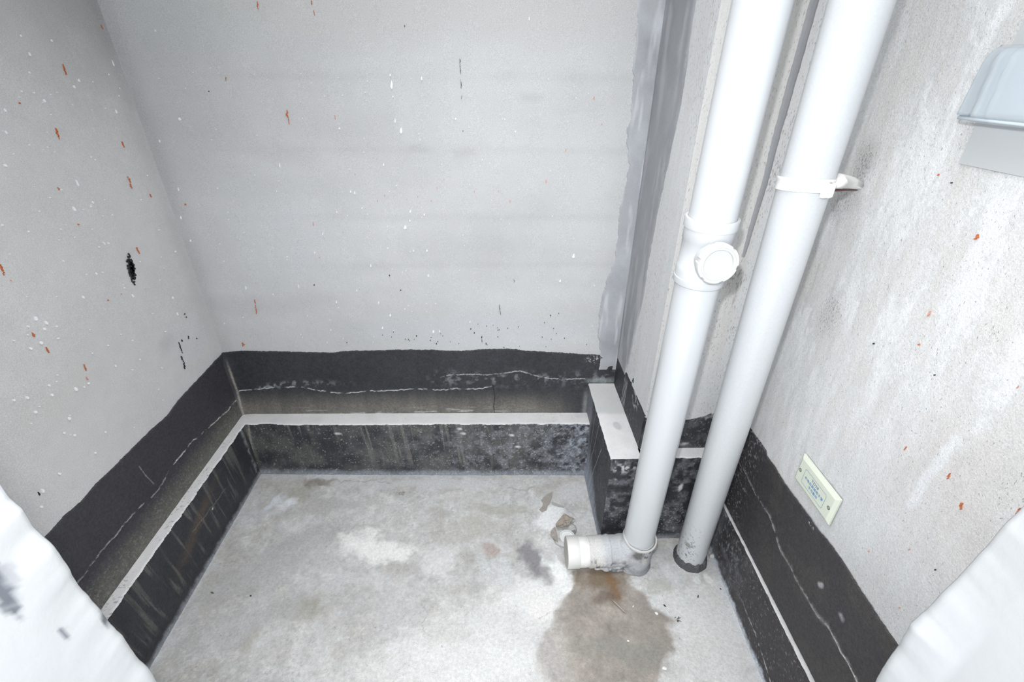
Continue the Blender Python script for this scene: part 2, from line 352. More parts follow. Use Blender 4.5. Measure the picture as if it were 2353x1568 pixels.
# ---- wall plaster
def paint_back(s, t):
    p = Paint(s, t, (.50, .505, .51))
    p.mul(1 + .22*(fbm(s, t, 3.2, 4, 31)-.5)); p.mul(1 + .05*(fbm(s, t, 20, 4, 32)-.5))
    p.mul(1 + .10*(fbm(s, t, 1.5, 3, 33, fy=11)-.5))           # long horizontal trowel passes
    for z in (1.3993, 1.2106, 1.0126, 0.8539):
        p.mul(1 - .05*np.exp(-((t-z-.01*(fbm(s, t, 6, 2, 34)-.5))/.012)**2)*ss(-1.0, -.6, s))
    p.mix((.55, .56, .58), .55*blob(s, t, (-0.7028, 0.9279), .22, .2, 0, .7, .5, 8, 35))
    p.mix((.55, .56, .575), .5*blob(s, t, (-0.1000, 1.4574), .35, .18, 10, .7, .5, 8, 36))
    p.mix((.45, .445, .46), .5*blob(s, t, (-0.8745, 0.7110), .3, .035, 0, .7, .5, 12, 37))
    p.mix((.51, .53, .56), .5*blob(s, t, (-0.0681, 0.6073), .35, .05, 0, .7, .5, 10, 38))
    p.mix((.42, .41, .42), .35*blob(s, t, (-0.6361, 1.2045), .12, .03, -8, .7, .5, 14, 39))
    p.mix((.47, .49, .485), .5*blob(s, t, (-0.7504, 1.5219), .16, .05, 0, .7, .5, 10, 40))
    p.mix((.46, .45, .435), .35*blob(s, t, (-0.0953, 1.5438), .6, .06, 0, .7, .5, 10, 43))
    for c in ((0.0947, 1.3492), (-0.2338, 1.2175), (-0.0881, 1.2035)): p.mix((.40, .40, .41), .4*blob(s, t, c, .03, .012, 0, .8, .6, 60, 41))
    p.mul(1 - .20*np.exp(-((s-LX)/.04)**2))  # shade of the left corner painted into the plaster colour
    return p
rowsB = seq((0, .2, .05), (.2, 1.62, .004), (1.62, 2.42, .08))
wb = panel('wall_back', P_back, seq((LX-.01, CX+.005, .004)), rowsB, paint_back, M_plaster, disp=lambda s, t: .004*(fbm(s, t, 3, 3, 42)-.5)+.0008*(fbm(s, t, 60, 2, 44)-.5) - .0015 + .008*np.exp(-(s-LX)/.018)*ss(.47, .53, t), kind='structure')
def paint_left(s, t):
    p = Paint(s, t, (.545, .545, .545))
    p.mul(1 + .14*(fbm(s, t, 3.5, 4, 51)-.5)); p.mul(1 + .08*(fbm(s, t, 30, 4, 52)-.5))
    p.mix((.52, .50, .49), .4*blob(s, t, (0.9272, 0.7644), .2, .06, 0, .7, .5, 10, 53))
    p.mix((.42, .42, .43), .5*blob(s, t, (1.2788, 0.6881), .035, .025, 0, .8, .4, 20, 54))
    p.mix((.53, .53, .56), .5*blob(s, t, (1.3762, 0.6313), .08, .07, 0, .7, .5, 12, 55))
    p.mix((.36, .36, .36), .75*blob(s, t, (1.4779, 1.5985), .30, .20, 0, .8, .35, 7, 56))  # dim upper back end, flash falloff put into the colour
    p.mul(1 - .16*np.exp(-((s-1.505)/.04)**2))  # shade of the back corner painted in on this side too
    return p
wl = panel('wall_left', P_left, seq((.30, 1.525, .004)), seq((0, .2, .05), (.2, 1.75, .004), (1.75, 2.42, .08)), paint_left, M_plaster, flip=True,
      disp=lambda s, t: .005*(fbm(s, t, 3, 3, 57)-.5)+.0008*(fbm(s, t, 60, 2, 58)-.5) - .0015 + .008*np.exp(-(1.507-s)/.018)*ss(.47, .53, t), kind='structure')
def paint_right(s, t):
    p = Paint(s, t, (.62, .625, .625))
    p.mul(1 + .16*(fbm(s, t, 5, 4, 61)-.5))
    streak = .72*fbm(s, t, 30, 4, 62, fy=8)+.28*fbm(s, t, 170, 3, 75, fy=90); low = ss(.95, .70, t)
    p.mix((.72, .735, .75), .8*ss(.50, .62, streak)*(1-.5*low)); p.mix((.60, .585, .57), .55*ss(.50, .36, streak))
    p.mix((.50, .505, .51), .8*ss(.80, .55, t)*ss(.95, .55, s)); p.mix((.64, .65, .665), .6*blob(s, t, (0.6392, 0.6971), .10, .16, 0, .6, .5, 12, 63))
    p.mix((.55, .53, .52), .6*blob(s, t, (0.5249, 0.8020), .14, .12, 0, .6, .5, 12, 64))
    p.mix((.68, .70, .72), .8*(1-ss(.004, .012, pdist(s+.01*(fbm(s, t, 40, 3, 65)-.5), t, [(0.5463, 0.9156), (0.5568, 0.8085), (0.5564, 0.7552)]))))
    p.rough(.30 + .25*(fbm(s, t, 8, 3, 66)-.5))
    p.rough(.95*blob(s, t, (0.9622, 1.2528), .035, .05, 0, .8, .4, 18, 67)); p.rough(.85*blob(s, t, (0.9936, 1.1724), .045, .05, 0, .8, .4, 18, 68))
    p.rough(.75*blob(s, t, (0.9094, 0.9562), .05, .07, 0, .8, .4, 14, 69)); p.rough(.6*blob(s, t, (1.0501, 1.0357), .05, .12, 0, .8, .4, 14, 70))
    p.mix((.40, .39, .39), .6*blob(s, t, (0.9605, 1.2612), .028, .035, 0, .9, .4, 20, 60)); p.mix((.42, .42, .42), .5*blob(s, t, (0.9848, 1.1700), .03, .035, 0, .9, .4, 20, 59))
    p.mix((.47, .46, .45), .5*blob(s, t, (0.9094, 0.9562), .03, .05, 0, .9, .4, 20, 58))
    return p
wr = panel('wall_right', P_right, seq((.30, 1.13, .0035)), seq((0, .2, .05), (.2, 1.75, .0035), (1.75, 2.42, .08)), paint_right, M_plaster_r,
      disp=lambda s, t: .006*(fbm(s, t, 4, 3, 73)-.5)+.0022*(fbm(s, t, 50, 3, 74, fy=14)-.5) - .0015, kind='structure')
def paint_col(s, t):
    p = Paint(s, t, (.645, .655, .665))
    p.mul(1 + .10*(fbm(s, t, 7, 4, 81)-.5)); p.mix((.60, .59, .575), .3*ss(.5, .62, fbm(s, t, 26, 3, 82, fy=4)))
    p.rough(.5 + .7*(fbm(s, t, 14, 3, 83, fy=5)-.5))
    return p
def disp_col(s, t): return .003*(fbm(s, t, 5, 3, 84)-.5)+.0012*(fbm(s, t, 60, 3, 85, fy=12)-.5)
ws_ = panel('wall_shaft', P_cl, seq((DY, 1.50, .004)), seq((.3, 1.62, .004), (1.62, 2.42, .08)), paint_col, M_putty, disp=lambda s, t: disp_col(s, t)*ss(DY, DY+.02, s), kind='structure')
def paint_cf(s, t):
    p = paint_col(s, t)
    p.mix((.60, .585, .56), .6*ss(0.6315, 0.6310, s)); p.rough(.9*blob(s, t, (0.6127, 0.9546), .035, .05, 0, .8, .4, 18, 86)); p.mix((.40, .39, .36), .5*blob(s, t, (0.6070, 0.9547), .022, .04, 0, .9, .4, 20, 87))
    p.rough(.9*blob(s, t, (0.6414, 1.2122), .02, .06, 0, .8, .4, 18, 88)); p.mix((.58, .59, .61), .8*blob(s, t, (0.6088, 0.5967), .2, .08, 0, .8, .4, 12, 89))
    cr = pdist(s+.002*(fbm(s, t, 60, 3, 90)-.5), t, [(0.6182, 0.9783), (0.6247, 0.9055), (0.6215, 0.8803)]); p.mix((.3, .3, .3), .7*(1-ss(.0005, .002, cr)))
    return p
cf = panel('front_face', P_cf, seq((CX, .775, .004)), seq((.3, 1.62, .004), (1.62, 2.42, .08)), paint_cf, M_putty, ws_, disp=lambda s, t: disp_col(s, t)*ss(CX, CX+.02, s))
# grey mortar strip filling the joint down the shaft's front
def plain(col, n=.12, f=20., seed=5, fy=None):
    def fn(s, t):
        p = Paint(s, t, col); p.mul(1 + n*2*(fbm(s, t, f, 4, seed, fy=fy)-.5)); return p
    return fn
jl = [(0.6180, 1.5386), (0.6149, 1.3927), (0.6135, 1.2926), (0.6152, 1.2113), (0.6129, 1.0820), (0.6140, 1.0132)]; jr = [(0.6380, 1.5388), (0.6346, 1.3927), (0.6321, 1.2927), (0.6325, 1.2112), (0.6269, 1.0819), (0.6218, 1.0131)]
sw = lambda L_: [(b, a) for a, b in L_]
ext = lambda L_, z=2.4: L_ + [(z, max(L_)[1])]
coat('mortar_strip', P_cf, 't', seq((min(sw(jl))[0], 1.6, .003), (1.6, 2.4, .1)), prof(ext(sw(jl)), .0012, 90, 4), prof(ext(sw(jr)), .0012, 90, 9), 6, .0034, plain((.30, .31, .325), .08), M_mortar, ws_, label='grey mortar strip')
# smooth grey skim of mortar over the corner between back wall and shaft
mb = [(0.3723, 1.5738), (0.3782, 1.4189), (0.3902, 1.3005), (0.3770, 1.2662), (0.3994, 1.1706), (0.3860, 1.0412), (0.3919, 0.8694), (0.3667, 0.7918), (0.3584, 0.7102), (0.3591, 0.6067), (0.3778, 0.5116)]
def skim(s, t):
    p = Paint(s, t, (.36, .372, .395)); p.mul(1 + .55*(fbm(s, t, 9, 4, 101)-.5)); p.mul(1+.10*(fbm(s, t, 50, 3, 102)-.5))
    p.mix((.36, .37, .385), .6*ss(.50, .66, fbm(s, t, 12, 3, 103)))
    p.mix((.56, .575, .60), .6*ss(.52, .7, fbm(s, t, 40, 3, 104, fy=6)))
    return p
cornerc = lambda a: np.full_like(a, CX+.004)
coat('corner_skim', P_back, 't', seq((.44, 1.6, .003), (1.6, 2.4, .1)), prof(ext(sw(mb)), .005, 60, 13, .0022, 400), cornerc, 30, .002, skim, M_mortar, wb, disp=lambda s, t: .0015*(fbm(s, t, 30, 3, 105)-.5), label='smooth grey mortar skim along the corner')
mc = [(1.2547, 1.5516), (1.2423, 1.4283), (1.2436, 1.2906), (1.2616, 1.1853), (1.2854, 1.0659), (1.2936, 0.9368), (1.2931, 0.8118), (1.3137, 0.6950), (1.3344, 0.5839), (1.3502, 0.5211)]
def skim2(s, t):
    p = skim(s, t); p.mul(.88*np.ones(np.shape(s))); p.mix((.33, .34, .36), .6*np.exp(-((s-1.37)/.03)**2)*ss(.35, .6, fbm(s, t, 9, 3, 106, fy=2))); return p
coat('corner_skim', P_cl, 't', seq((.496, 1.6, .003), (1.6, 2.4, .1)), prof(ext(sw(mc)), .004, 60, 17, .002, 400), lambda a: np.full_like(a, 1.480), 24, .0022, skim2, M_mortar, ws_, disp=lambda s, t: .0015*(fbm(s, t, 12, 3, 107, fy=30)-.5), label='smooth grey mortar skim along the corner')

# ---- black waterproofing coat on the walls
BLK = (.034, .035, .041)
def base_black(s, t, seed, brown=0.):
    p = Paint(s, t, BLK); p.mul(1 + .5*(fbm(s, t, 8, 4, seed)-.5)); p.mul(1 + .4*(fbm(s, t, 60, 3, seed+1)-.5)); return p
def lip(s, t, pl, seed, w_=.0022, amp=.006, f=35.):
    f = 95.; w_ *= .8
    """ragged whitish ridge along a polyline: mask"""
    off = amp*(fbm(s, t*0, f, 3, seed)-.5)
    d = pdist(s, t+off, pl); br = ss(.30, .55, fbm(s, t, 60, 3, seed+3))
    return (1-ss(w_*.3, w_, d))*br
crB1 = [(-0.9900, 0.3484), (-0.9068, 0.3563), (-0.8387, 0.3642), (-0.7562, 0.3640), (-0.6771, 0.3454), (-0.5978, 0.3328), (-0.4941, 0.3448), (-0.4104, 0.3466), (-0.3096, 0.3545), (-0.2432, 0.3502), (-0.1594, 0.3560), (-0.0927, 0.3538), (-0.0257, 0.3638)]
crB2 = [(-0.2259, 0.4047), (-0.1889, 0.4165), (-0.1395, 0.4203), (-0.0576, 0.4181), (0.0082, 0.4239), (0.0786, 0.4355), (0.1149, 0.4236), (0.1616, 0.4056), (0.2397, 0.3974), (0.3291, 0.3991)]
topB = [(-1.0016, 0.5200), (-0.9265, 0.5235), (-0.8008, 0.5214), (-0.6121, 0.5155), (-0.5474, 0.5228), (-0.4521, 0.5244), (-0.3565, 0.5280), (-0.2312, 0.5277), (-0.1981, 0.5239), (-0.1345, 0.5220), (-0.0546, 0.5292), (0.0488, 0.5309), (0.0888, 0.5234), (0.1528, 0.5195), (0.3026, 0.5080), (0.3753, 0.5040), (0.3894, 0.4926), (0.4055, 0.4619), (0.4218, 0.4619), (0.4356, 0.4560), (0.4570, 0.4540)]
def band_bulge_b(s, t):
    e = np.interp(s, [p[0] for p in sorted(crB1+crB2)], [p[1] for p in sorted(crB1+crB2)])
    return .011*ss(0, 1, (e+.01-t)/(e-.24))
def paint_bb(s, t):
    p = base_black(s, t, 110)
    lowm = ss(.36, .25, t)*(.5+.9*fbm(s, t, 30, 3, 112, fy=6)); p.mix((.185, .175, .155), .85*np.clip(lowm, 0, 1)*ss(.36, .12, s))
    hz = ss(.60, .74, fbm(s, t, 16, 3, 113, fy=150))*ss(.30, .24, t+.01)*ss(.3, -.1, s); p.mix((.55, .54, .52), .8*hz)
    p.mix((.62, .63, .64), .95*lip(s, t, crB1, 114, .0028)); p.mix((.50, .53, .55), .9*lip(s, t, crB2, 118, .003))
    p.mix((.30, .32, .34), .45*ss(.5, .75, fbm(s, t, 60, 4, 119))*np.exp(-((t-.40)/.03)**2)*ss(-.3, -.2, s))
    p.mix((.40, .43, .44), .5*ss(.45, .7, fbm(s, t, 80, 3, 120))*np.exp(-(pdist(s, t, [(-0.9052, 0.3624), (-0.7686, 0.3822), (-0.2579, 0.3747)])/.012)**2)*ss(-.5, -.8, s))
    cr = pdist(s+.002*(fbm(s, t, 80, 2, 121)-.5), t, [(-0.0206, 0.3699), (-0.0146, 0.3183), (-0.0203, 0.2761), (-0.0141, 0.2284)]); p.mix((.01, .01, .01), .9*(1-ss(.0008, .0025, cr)))
    p.mix((.33, .31, .28), .8*np.exp(-((s-LX-.012)/.0032)**2)*ss(.51, .42, t)*(.5+fbm(s, t, 90, 3, 109)))
    p.mix((.30, .31, .30), .6*np.exp(-((s-.338)/.010)**2)*ss(.37, .30, t))
    p.mix((.30, .33, .33), .6*blob(s, t, (.40, .39), .05, .012, 0, .7, .6, 60, 122))
    sp = ss(.62, .70, fbm(s, t, 260, 2, 123))*blob(s, t, (.36, .485), .03, .014, 0, .7, .3, 40, 124); p.mix((.55, .57, .58), sp*.9)
    return p
coat('waterproofing_band', P_back, 's', seq((LX-.006, CX+.004, .002)), lambda a: np.full_like(a, .236), prof(topB, .0018, 60, 7, .0016, 420), 110, .0016, paint_bb, M_coat, wb, bulge=band_bulge_b,
     disp=lambda s, t: .002*lip(s, t, crB1, 114, .004)+.002*lip(s, t, crB2, 118, .004)+.0012*(fbm(s, t, 50, 3, 125)-.5)+.008*np.exp(-(s-LX)/.018)*ss(.45, .53, t)+.016*np.exp(-(s-LX)/.014)*ss(.53, .45, t), label='black waterproofing coat with ragged upper edge')
topL = [(0.7308, 0.5173), (0.7814, 0.5193), (0.8235, 0.5118), (0.8693, 0.5169), (0.9286, 0.5133), (1.0036, 0.5112), (1.0871, 0.5088), (1.1663, 0.5008), (1.2294, 0.5107), (1.3436, 0.5116), (1.4140, 0.5126), (1.5033, 0.5148)] + [(.55, .518), (.30, .516)]
crL = [(1.4962, 0.3152), (1.4191, 0.3172), (1.2820, 0.3412), (1.2106, 0.3564), (1.1410, 0.3558), (1.0780, 0.3539), (1.0439, 0.3439), (1.0059, 0.3398), (0.9712, 0.3483), (0.9291, 0.3565), (0.8440, 0.3580), (0.7911, 0.3609), (0.7383, 0.3572)] + [(.6, .355), (.3, .35)]
def paint_bl(s, t):
    p = base_black(s, t, 130); p.mix((.048, .045, .056), .5)
    p.mix((.15, .145, .125), .8*np.clip(ss(.35, .25, t)*(.6+.6*fbm(s, t, 70, 3, 132)), 0, 1))
    lp = lip(s, t, crL, 134, .0032, .007, 40); p.mix((.60, .58, .56), .95*lp*(.55+.45*ss(1.05, 1.15, s)))
    p.mix((.30, .30, .28), .35*ss(.62, .78, fbm(s, t, 240, 2, 136))*ss(.36, .28, t))
    p.mix((.30, .30, .30), .6*(1-ss(.0006, .0022, pdist(s, t, [(1.0017, 0.4531), (1.0074, 0.4086), (1.0172, 0.3687)]))))
    p.mix((.33, .31, .28), .6*np.exp(-((s-1.494)/.003)**2)*ss(.51, .42, t)); return p
coat('waterproofing_band', P_left, 's', seq((.30, 1.512, .002)), lambda a: np.full_like(a, .238), prof(topL, .0014, 60, 8, .0012, 420), 110, .0016, paint_bl, M_coat, wl, flip=True,
     disp=lambda s, t: .002*lip(s, t, crL, 134, .004)+.0012*(fbm(s, t, 50, 3, 137)-.5)+.006*ss(.34, .25, t)+.008*np.exp(-(1.507-s)/.018)*ss(.46, .53, t), label='black waterproofing coat with clean upper edge')
topC = [(1.4482, 0.4944), (1.4016, 0.4964), (1.3401, 0.5134), (1.3036, 0.5132), (1.2735, 0.5112), (1.2198, 0.5150), (1.1273, 0.5142)] + [(1.50, .49), (1.10, .513)]
def paint_bc(s, t):
    p = base_black(s, t, 140)
    for i, x in enumerate((1.352, 1.338, 1.328, 1.318)):
        d = np.abs(s - x - .05*(t-.44)*(-.12) - .0015*(fbm(s*0, t, 60, 2, 141+i)-.5)*2); p.mix((.62, .63, .63), .9*(1-ss(.0006, .0022, d))*ss(.505, .48, t)*(t > .37))
    p.mix((.62, .64, .66), .75*ss(.5, .62, fbm(s, t, 90, 3, 145))*blob(s, t, (1.2100, 0.4963), .03, .03, 0, .7, .5, 40, 146))
    p.mix((.5, .5, .5), .4*ss(.72, .80, fbm(s, t, 230, 2, 147))*ss(.47, .40, t)); return p
coat('waterproofing_band', P_cl, 's', seq((DY-.004, 1.498, .002)), lambda a: np.full_like(a, .372), prof(topC, .0022, 60, 18, .0016, 420), 50, .0016, paint_bc, M_coat, ws_, disp=lambda s, t: .0012*(fbm(s, t, 50, 3, 148)-.5), label='black waterproofing coat with white scratches')
topD = [(.44, .505)] + [(0.5741, 0.4926), (0.6029, 0.4971), (0.6258, 0.5034), (0.6421, 0.5148)] + [(.70, .515), (.76, .515)]
def paint_bd(s, t):
    p = base_black(s, t, 150); p.mix((.6, .62, .63), .7*ss(.55, .66, fbm(s, t, 120, 3, 151))*blob(s, t, (.645, .505), .03, .012, 10, .6, .4, 40, 152))
    p.mix((.60, .61, .61), .8*blob(s, t, (0.5818, 0.3941), .014, .006, 10, .7, .5, 60, 153)); p.mix((.12, .12, .13), .6*ss(.4, .7, fbm(s, t, 40, 4, 149))); p.mix((.4, .4, .4), .4*ss(.72, .80, fbm(s, t, 230, 2, 154))); return p
coat('waterproofing_band', P_cf, 's', seq((CX-.004, .745, .002)), lambda a: np.full_like(a, .370), prof(topD, .0022, 60, 19, .0018, 420), 50, .0016, paint_bd, M_coat, ws_, disp=lambda s, t: .0012*(fbm(s, t, 50, 3, 155)-.5), label='black waterproofing coat behind the two pipes')
topR = [(1.0468, 0.5160), (1.0134, 0.5154), (0.9796, 0.5165), (0.9489, 0.5159), (0.9387, 0.5065), (0.8970, 0.5091), (0.8489, 0.5036), (0.8074, 0.5051), (0.7633, 0.5077), (0.7288, 0.5095), (0.6937, 0.5098), (0.6671, 0.5160), (0.6139, 0.5185), (0.5762, 0.5156), (0.5344, 0.5132), (0.4900, 0.5119), (0.4458, 0.5127)] + [(1.12, .515), (.30, .495)]
crR = [(1.0395, 0.3838), (1.0042, 0.3849), (0.9714, 0.3779), (0.9191, 0.3728), (0.8480, 0.3768), (0.8154, 0.3652), (0.7676, 0.3411), (0.7183, 0.3446), (0.6812, 0.3360), (0.6357, 0.3392), (0.6001, 0.3390), (0.5672, 0.3546), (0.5509, 0.3539), (0.5176, 0.3493), (0.4897, 0.3513), (0.4622, 0.3445)] + [(.33, .315)]
def paint_br(s, t):
    p = base_black(s, t, 160); p.mix((.055, .050, .052), .6); p.mix((.070, .066, .055), .35*ss(.5, .66, fbm(s, t, 14, 3, 161)))
    lp = lip(s, t, crR, 164, .0032, .004, 50); p.mix((.58, .57, .56), .85*lp*(.45+.55*ss(.62, .50, s))); p.mix((.30, .29, .29), .5*np.exp(-(pdist(s, t, crR)/.006)**2)*ss(.4, .6, fbm(s, t, 90, 3, 166)))
    p.mix((.50, .51, .53), .5*ss(.66, .78, fbm(s, t, 200, 2, 167))*ss(.90, 1.03, s)); p.mix((.45, .46, .48), .7*blob(s, t, (0.6274, 0.4111), .006, .01, 30, .6, .5, 60, 168))
    p.mix((.45, .46, .48), .5*blob(s, t, (0.5534, 0.4122), .008, .006, 0, .6, .7, 80, 169)); p.mix((.62, .63, .64), .8*(1-ss(.001, .004, pdist(s, t, [(0.7269, 0.4997), (0.7089, 0.4996)])))*ss(.4, .6, fbm(s, t, 200, 2, 170)))
    return p
coat('waterproofing_band', P_right, 's', seq((.30, 1.125, .002)), lambda a: np.full_like(a, .197), prof(topR, .0014, 60, 9, .0014, 420), 130, .0016, paint_br, M_coat, wr,
     disp=lambda s, t: .0022*lip(s, t, crR, 164, .005, .004, 50)+.0014*(fbm(s, t, 50, 3, 171)-.5)+.001*ss(.34, .24, t), label='black waterproofing coat with clean upper edge')

# ---- kerbs along the foot of the walls
def drips(s, t, seed, f=45.):
    return ss(.55, .70, fbm(s + .08*(t-.2), t, f*1.9, 3, seed, fy=4.))*(.5+.6*fbm(s, t, 12, 2, seed+1))
KL, KT = -.966, .242
def paint_kl(s, t):
    p = base_black(s, t, 180); p.mix((.15, .147, .135), .75*drips(s, t, 182, 42)*ss(.02, .08, t))
    p.mix((.14, .10, .07), .4*blob(s, t, (1.05, .15), .12, .02, 20, .8, .5, 30, 183))
    p.mix((.28, .30, .33), .8*ss(.018, .0, t+.012*(fbm(s, t, 60, 3, 184)-.5))); p.mix((.30, .31, .32), .7*np.exp(-((s-1.405)/.008)**2)*ss(.3, .6, fbm(s, t, 60, 3, 185)))
    p.mix((.6, .6, .58), .9*blob(s, t, (1.13, .13), .004, .004, 0, .6, .4, 90, 186)); p.mix((.25, .24, .2), .6*(1-ss(.0006, .0022, pdist(s, t+.01*(fbm(s, t, 50, 2, 187)-.5), [(1.22, .13), (1.02, .15)])))); return p
def wavy(a, seed, amp=.002, f=70): return amp*2*(fbm(a, a*0, f, 3, seed)-.5)
def kerb(name, P, axis_vals, tv, paint, disp, flip=False):
    return panel(name, P, axis_vals, tv, paint, M_coat, disp=disp, flip=flip, kind='structure')
def P_kl(s, t, d=0.): s, t, d = st(s, t, d); return np.stack([KL-.004*t/.24+d, s, t], -1)
kl = kerb('baseboard_left', P_kl, seq((.30, 1.43, .002)), seq((-.01, KT, .0025)), paint_kl, lambda s, t: .0015*(fbm(s, t, 50, 3, 188)-.5)+.006*ss(.02, 0, t), True)
def top_paint(seed, cr=.5):
    def fn(s, t):
        p = Paint(s, t, (.66, .66, .66)); p.mul(1 + .22*(fbm(s, t, 20, 4, seed)-.5)); d = np.abs(fbm(s, t, 55, 3, seed+1)-.5); p.mix((.22, .23, .24), cr*(1-ss(.003, .016, d))*ss(.42, .52, fbm(s, t, 8, 2, seed+2))); return p
    return fn
Pt = lambda s, t, d=0.: P_up(s, t, KT+d)
coat('ledge_top', Pt, 't', seq((.30, 1.44, .002)), lambda a: np.full_like(a, LX-.002), lambda a: np.interp(a, [.30, .712, 1.436], [-.9675, -.9672, -.9660])+wavy(a, 190, .0034, 45)+wavy(a, 191, .0014, 300), 14, .0015, top_paint(192, .8), M_ledge, kl, label='dusty pale top of the left kerb')
# back kerb
KB = lambda x: np.interp(x, [-.97, -.26, .34], [1.420, 1.394, 1.378])
KBt = lambda x: np.interp(x, [-.97, -.70, -.245, .35], [1.434, 1.422, 1.414, 1.400])
def P_kb(s, t, d=0.): s, t, d = st(s, t, d); k = t/.24; return np.stack([s, KB(s)*(1-k)+KBt(s)*k-d, t], -1)
def paint_kb(s, t):
    p = base_black(s, t, 200); dd = drips(s, t, 202, 38); p.mix((.19, .185, .17), .75*dd*ss(.02, .08, t)*ss(.15, -.1, s)); p.mix((.15, .15, .14), .5*ss(.25, .10, s)*ss(.3, .7, fbm(s, t, 14, 3, 201)))
    rt = ss(-.15, .30, s); n1 = fbm(s, t, 45, 5, 203); p.mix((.17, .18, .20), .8*ss(.42-.06*rt, .75, n1)*ss(-.6, .1, s)); n3 = fbm(s, t, 160, 3, 199, fy=240); p.mix((.42, .44, .47), .6*ss(.62, .76, n3)*ss(.48, .7, n1+.14*rt)*ss(-.6, .1, s)); p.mix((.40, .44, .50), .7*ss(.42, .72, fbm(s, t, 60, 5, 204))*ss(.16, .33, s))
    p.mix((.26, .29, .33), .8*ss(.028, .0, t+.02*(fbm(s, t, 30, 3, 205)-.5))); p.mix((.50, .5, .49), .5*ss(.74, .82, fbm(s, t, 220, 2, 206)))
    p.mix((.33, .32, .29), .8*np.exp(-((s+.955+.03*(.24-t)/.24)/.004)**2))
    for c in ((-0.6198, 0.2000), (-0.1524, 0.2195), (-0.1368, 0.1977), (0.0473, 0.1903), (0.0731, 0.1345)): p.mix((.62, .63, .63), .8*blob(s, t, c, .010, .005, -10, .7, .6, 90, 207))
    return p
kb = kerb('baseboard_back', P_kb, seq((-.972, .352, .002)), seq((-.01, KT, .0025)), paint_kb, lambda s, t: .003*(fbm(s, t, 40, 4, 208)-.5)+.006*ss(.02, 0, t))
coat('ledge_top', Pt, 's', seq((LX-.002, .350, .002)), lambda a: KBt(a)-.0015+wavy(a, 209, .0034, 30)+wavy(a, 210, .0016, 200)+.006*np.exp(-((a+.88)/.03)**2), lambda a: BY(a)+.01, 20, .0016, top_paint(212, .25), M_ledge, kb, label='dusty pale top of the back kerb')
# kerb boxed around the foot of the shaft
KC, KCT, KF = .347, .376, 1.072
def paint_kc(s, t):
    p = base_black(s, t, 220); p.mix((.10, .105, .115), .7*fbm(s, t, 40, 4, 219)); hgt = .035+.20*ss(1.10, 1.40, s)+.08*(fbm(s, t, 14, 3, 221)-.5); p.mix((.40, .44, .52), .8*ss(1.0, .25, t/hgt)*(.4+.8*fbm(s, t, 90, 3, 222, fy=9)))
    p.mix((.30, .33, .38), .6*ss(1.36, 1.40, s)); p.mix((.4, .4, .4), .4*ss(.72, .82, fbm(s, t, 240, 2, 223)))
    for i, (a, b) in enumerate((((1.33, .376), (1.36, .02)), ((1.26, .37), (1.345, .02)), ((1.20, .30), (1.29, .06)))):
        p.mix((.62, .64, .66), .7*(1-ss(.0004, .0018, pdist(s+.003*(fbm(s, t, 20, 2, 224+i)-.5), t, [a, b]))))
    p.mix((.45, .47, .52), .6*ss(.02, 0, t)); return p
def P_kc(s, t, d=0.): s, t, d = st(s, t, d); return np.stack([KC-d, s, t], -1)
kc = kerb('baseboard_shaft', P_kc, seq((KF, 1.492, .002)), seq((-.01, KCT, .0025)), paint_kc, lambda s, t: (.0025*(fbm(s, t, 30, 4, 228)-.5)+.006*ss(.05, 0, t))*ss(KF, KF+.01, s))
def paint_kf(s, t):
    p = base_black(s, t, 230); n1 = fbm(s, t, 40, 5, 231); p.mix((.15, .155, .17), .8*ss(.40, .72, n1)); p.mix((.42, .44, .47), .55*ss(.64, .78, fbm(s, t, 220, 3, 229))*ss(.4, .6, n1)); p.mix((.62, .64, .66), .8*ss(.5, .65, fbm(s, t, 80, 3, 232))*blob(s, t, (.395, .335), .04, .022, 0, .7, .5, 30, 233))
    p.mix((.60, .61, .63), .9*blob(s, t, (0.5857, 0.2470), .006, .016, -10, .6, .4, 60, 234)); p.mix((.35, .36, .39), .5*ss(.03, 0, t))
    p.mix((.6, .61, .62), .7*ss(.72, .8, fbm(s, t, 260, 2, 235))*blob(s, t, (.52, .09), .12, .07, 0, .7, .4, 20, 236)); return p
panel('front_face', lambda s, t, d=0.: np.stack([st(s, t, d)[0], KF-st(s, t, d)[2], st(s, t, d)[1]], -1), seq((KC, .735, .002)), seq((-.01, KCT, .0025)), paint_kf, M_coat, kc, disp=lambda s, t: (.0025*(fbm(s, t, 40, 4, 237)-.5)+.004*ss(.02, 0, t))*ss(KC, KC+.01, s))
Pc = lambda s, t, d=0.: P_up(s, t, KCT+d)
def top_c(s, t):
    p = top_paint(240, .1)(s, t); p.mix((.52, .53, .53), .9*ss(1.28, 1.30, t+.01*(fbm(s, t, 30, 3, 241)-.5))*ss(1.50, 1.30, t)); p.mix((.47, .48, .49), .8*blob(s, t, (0.3982, 1.2254), .013, .02, 10, .25, .25, 40, 242)); return p
coat('ledge_top', Pc, 't', seq((KF-.002, 1.497, .002)), lambda a: KC-.0035+wavy(a, 243, .0014, 60), lambda a: np.full_like(a, CX+.006), 30, .0016, top_c, M_ledge, kc, label='wide pale ledge top beside the shaft')
coat('ledge_top', Pc, 's', seq((CX-.004, .742, .002)), lambda a: KF-.0015+wavy(a, 244, .0022, 60), lambda a: np.full_like(a, DY+.004), 16, .0016, top_paint(245, .3), M_ledge, kc, label='pale ledge top behind the two pipes')
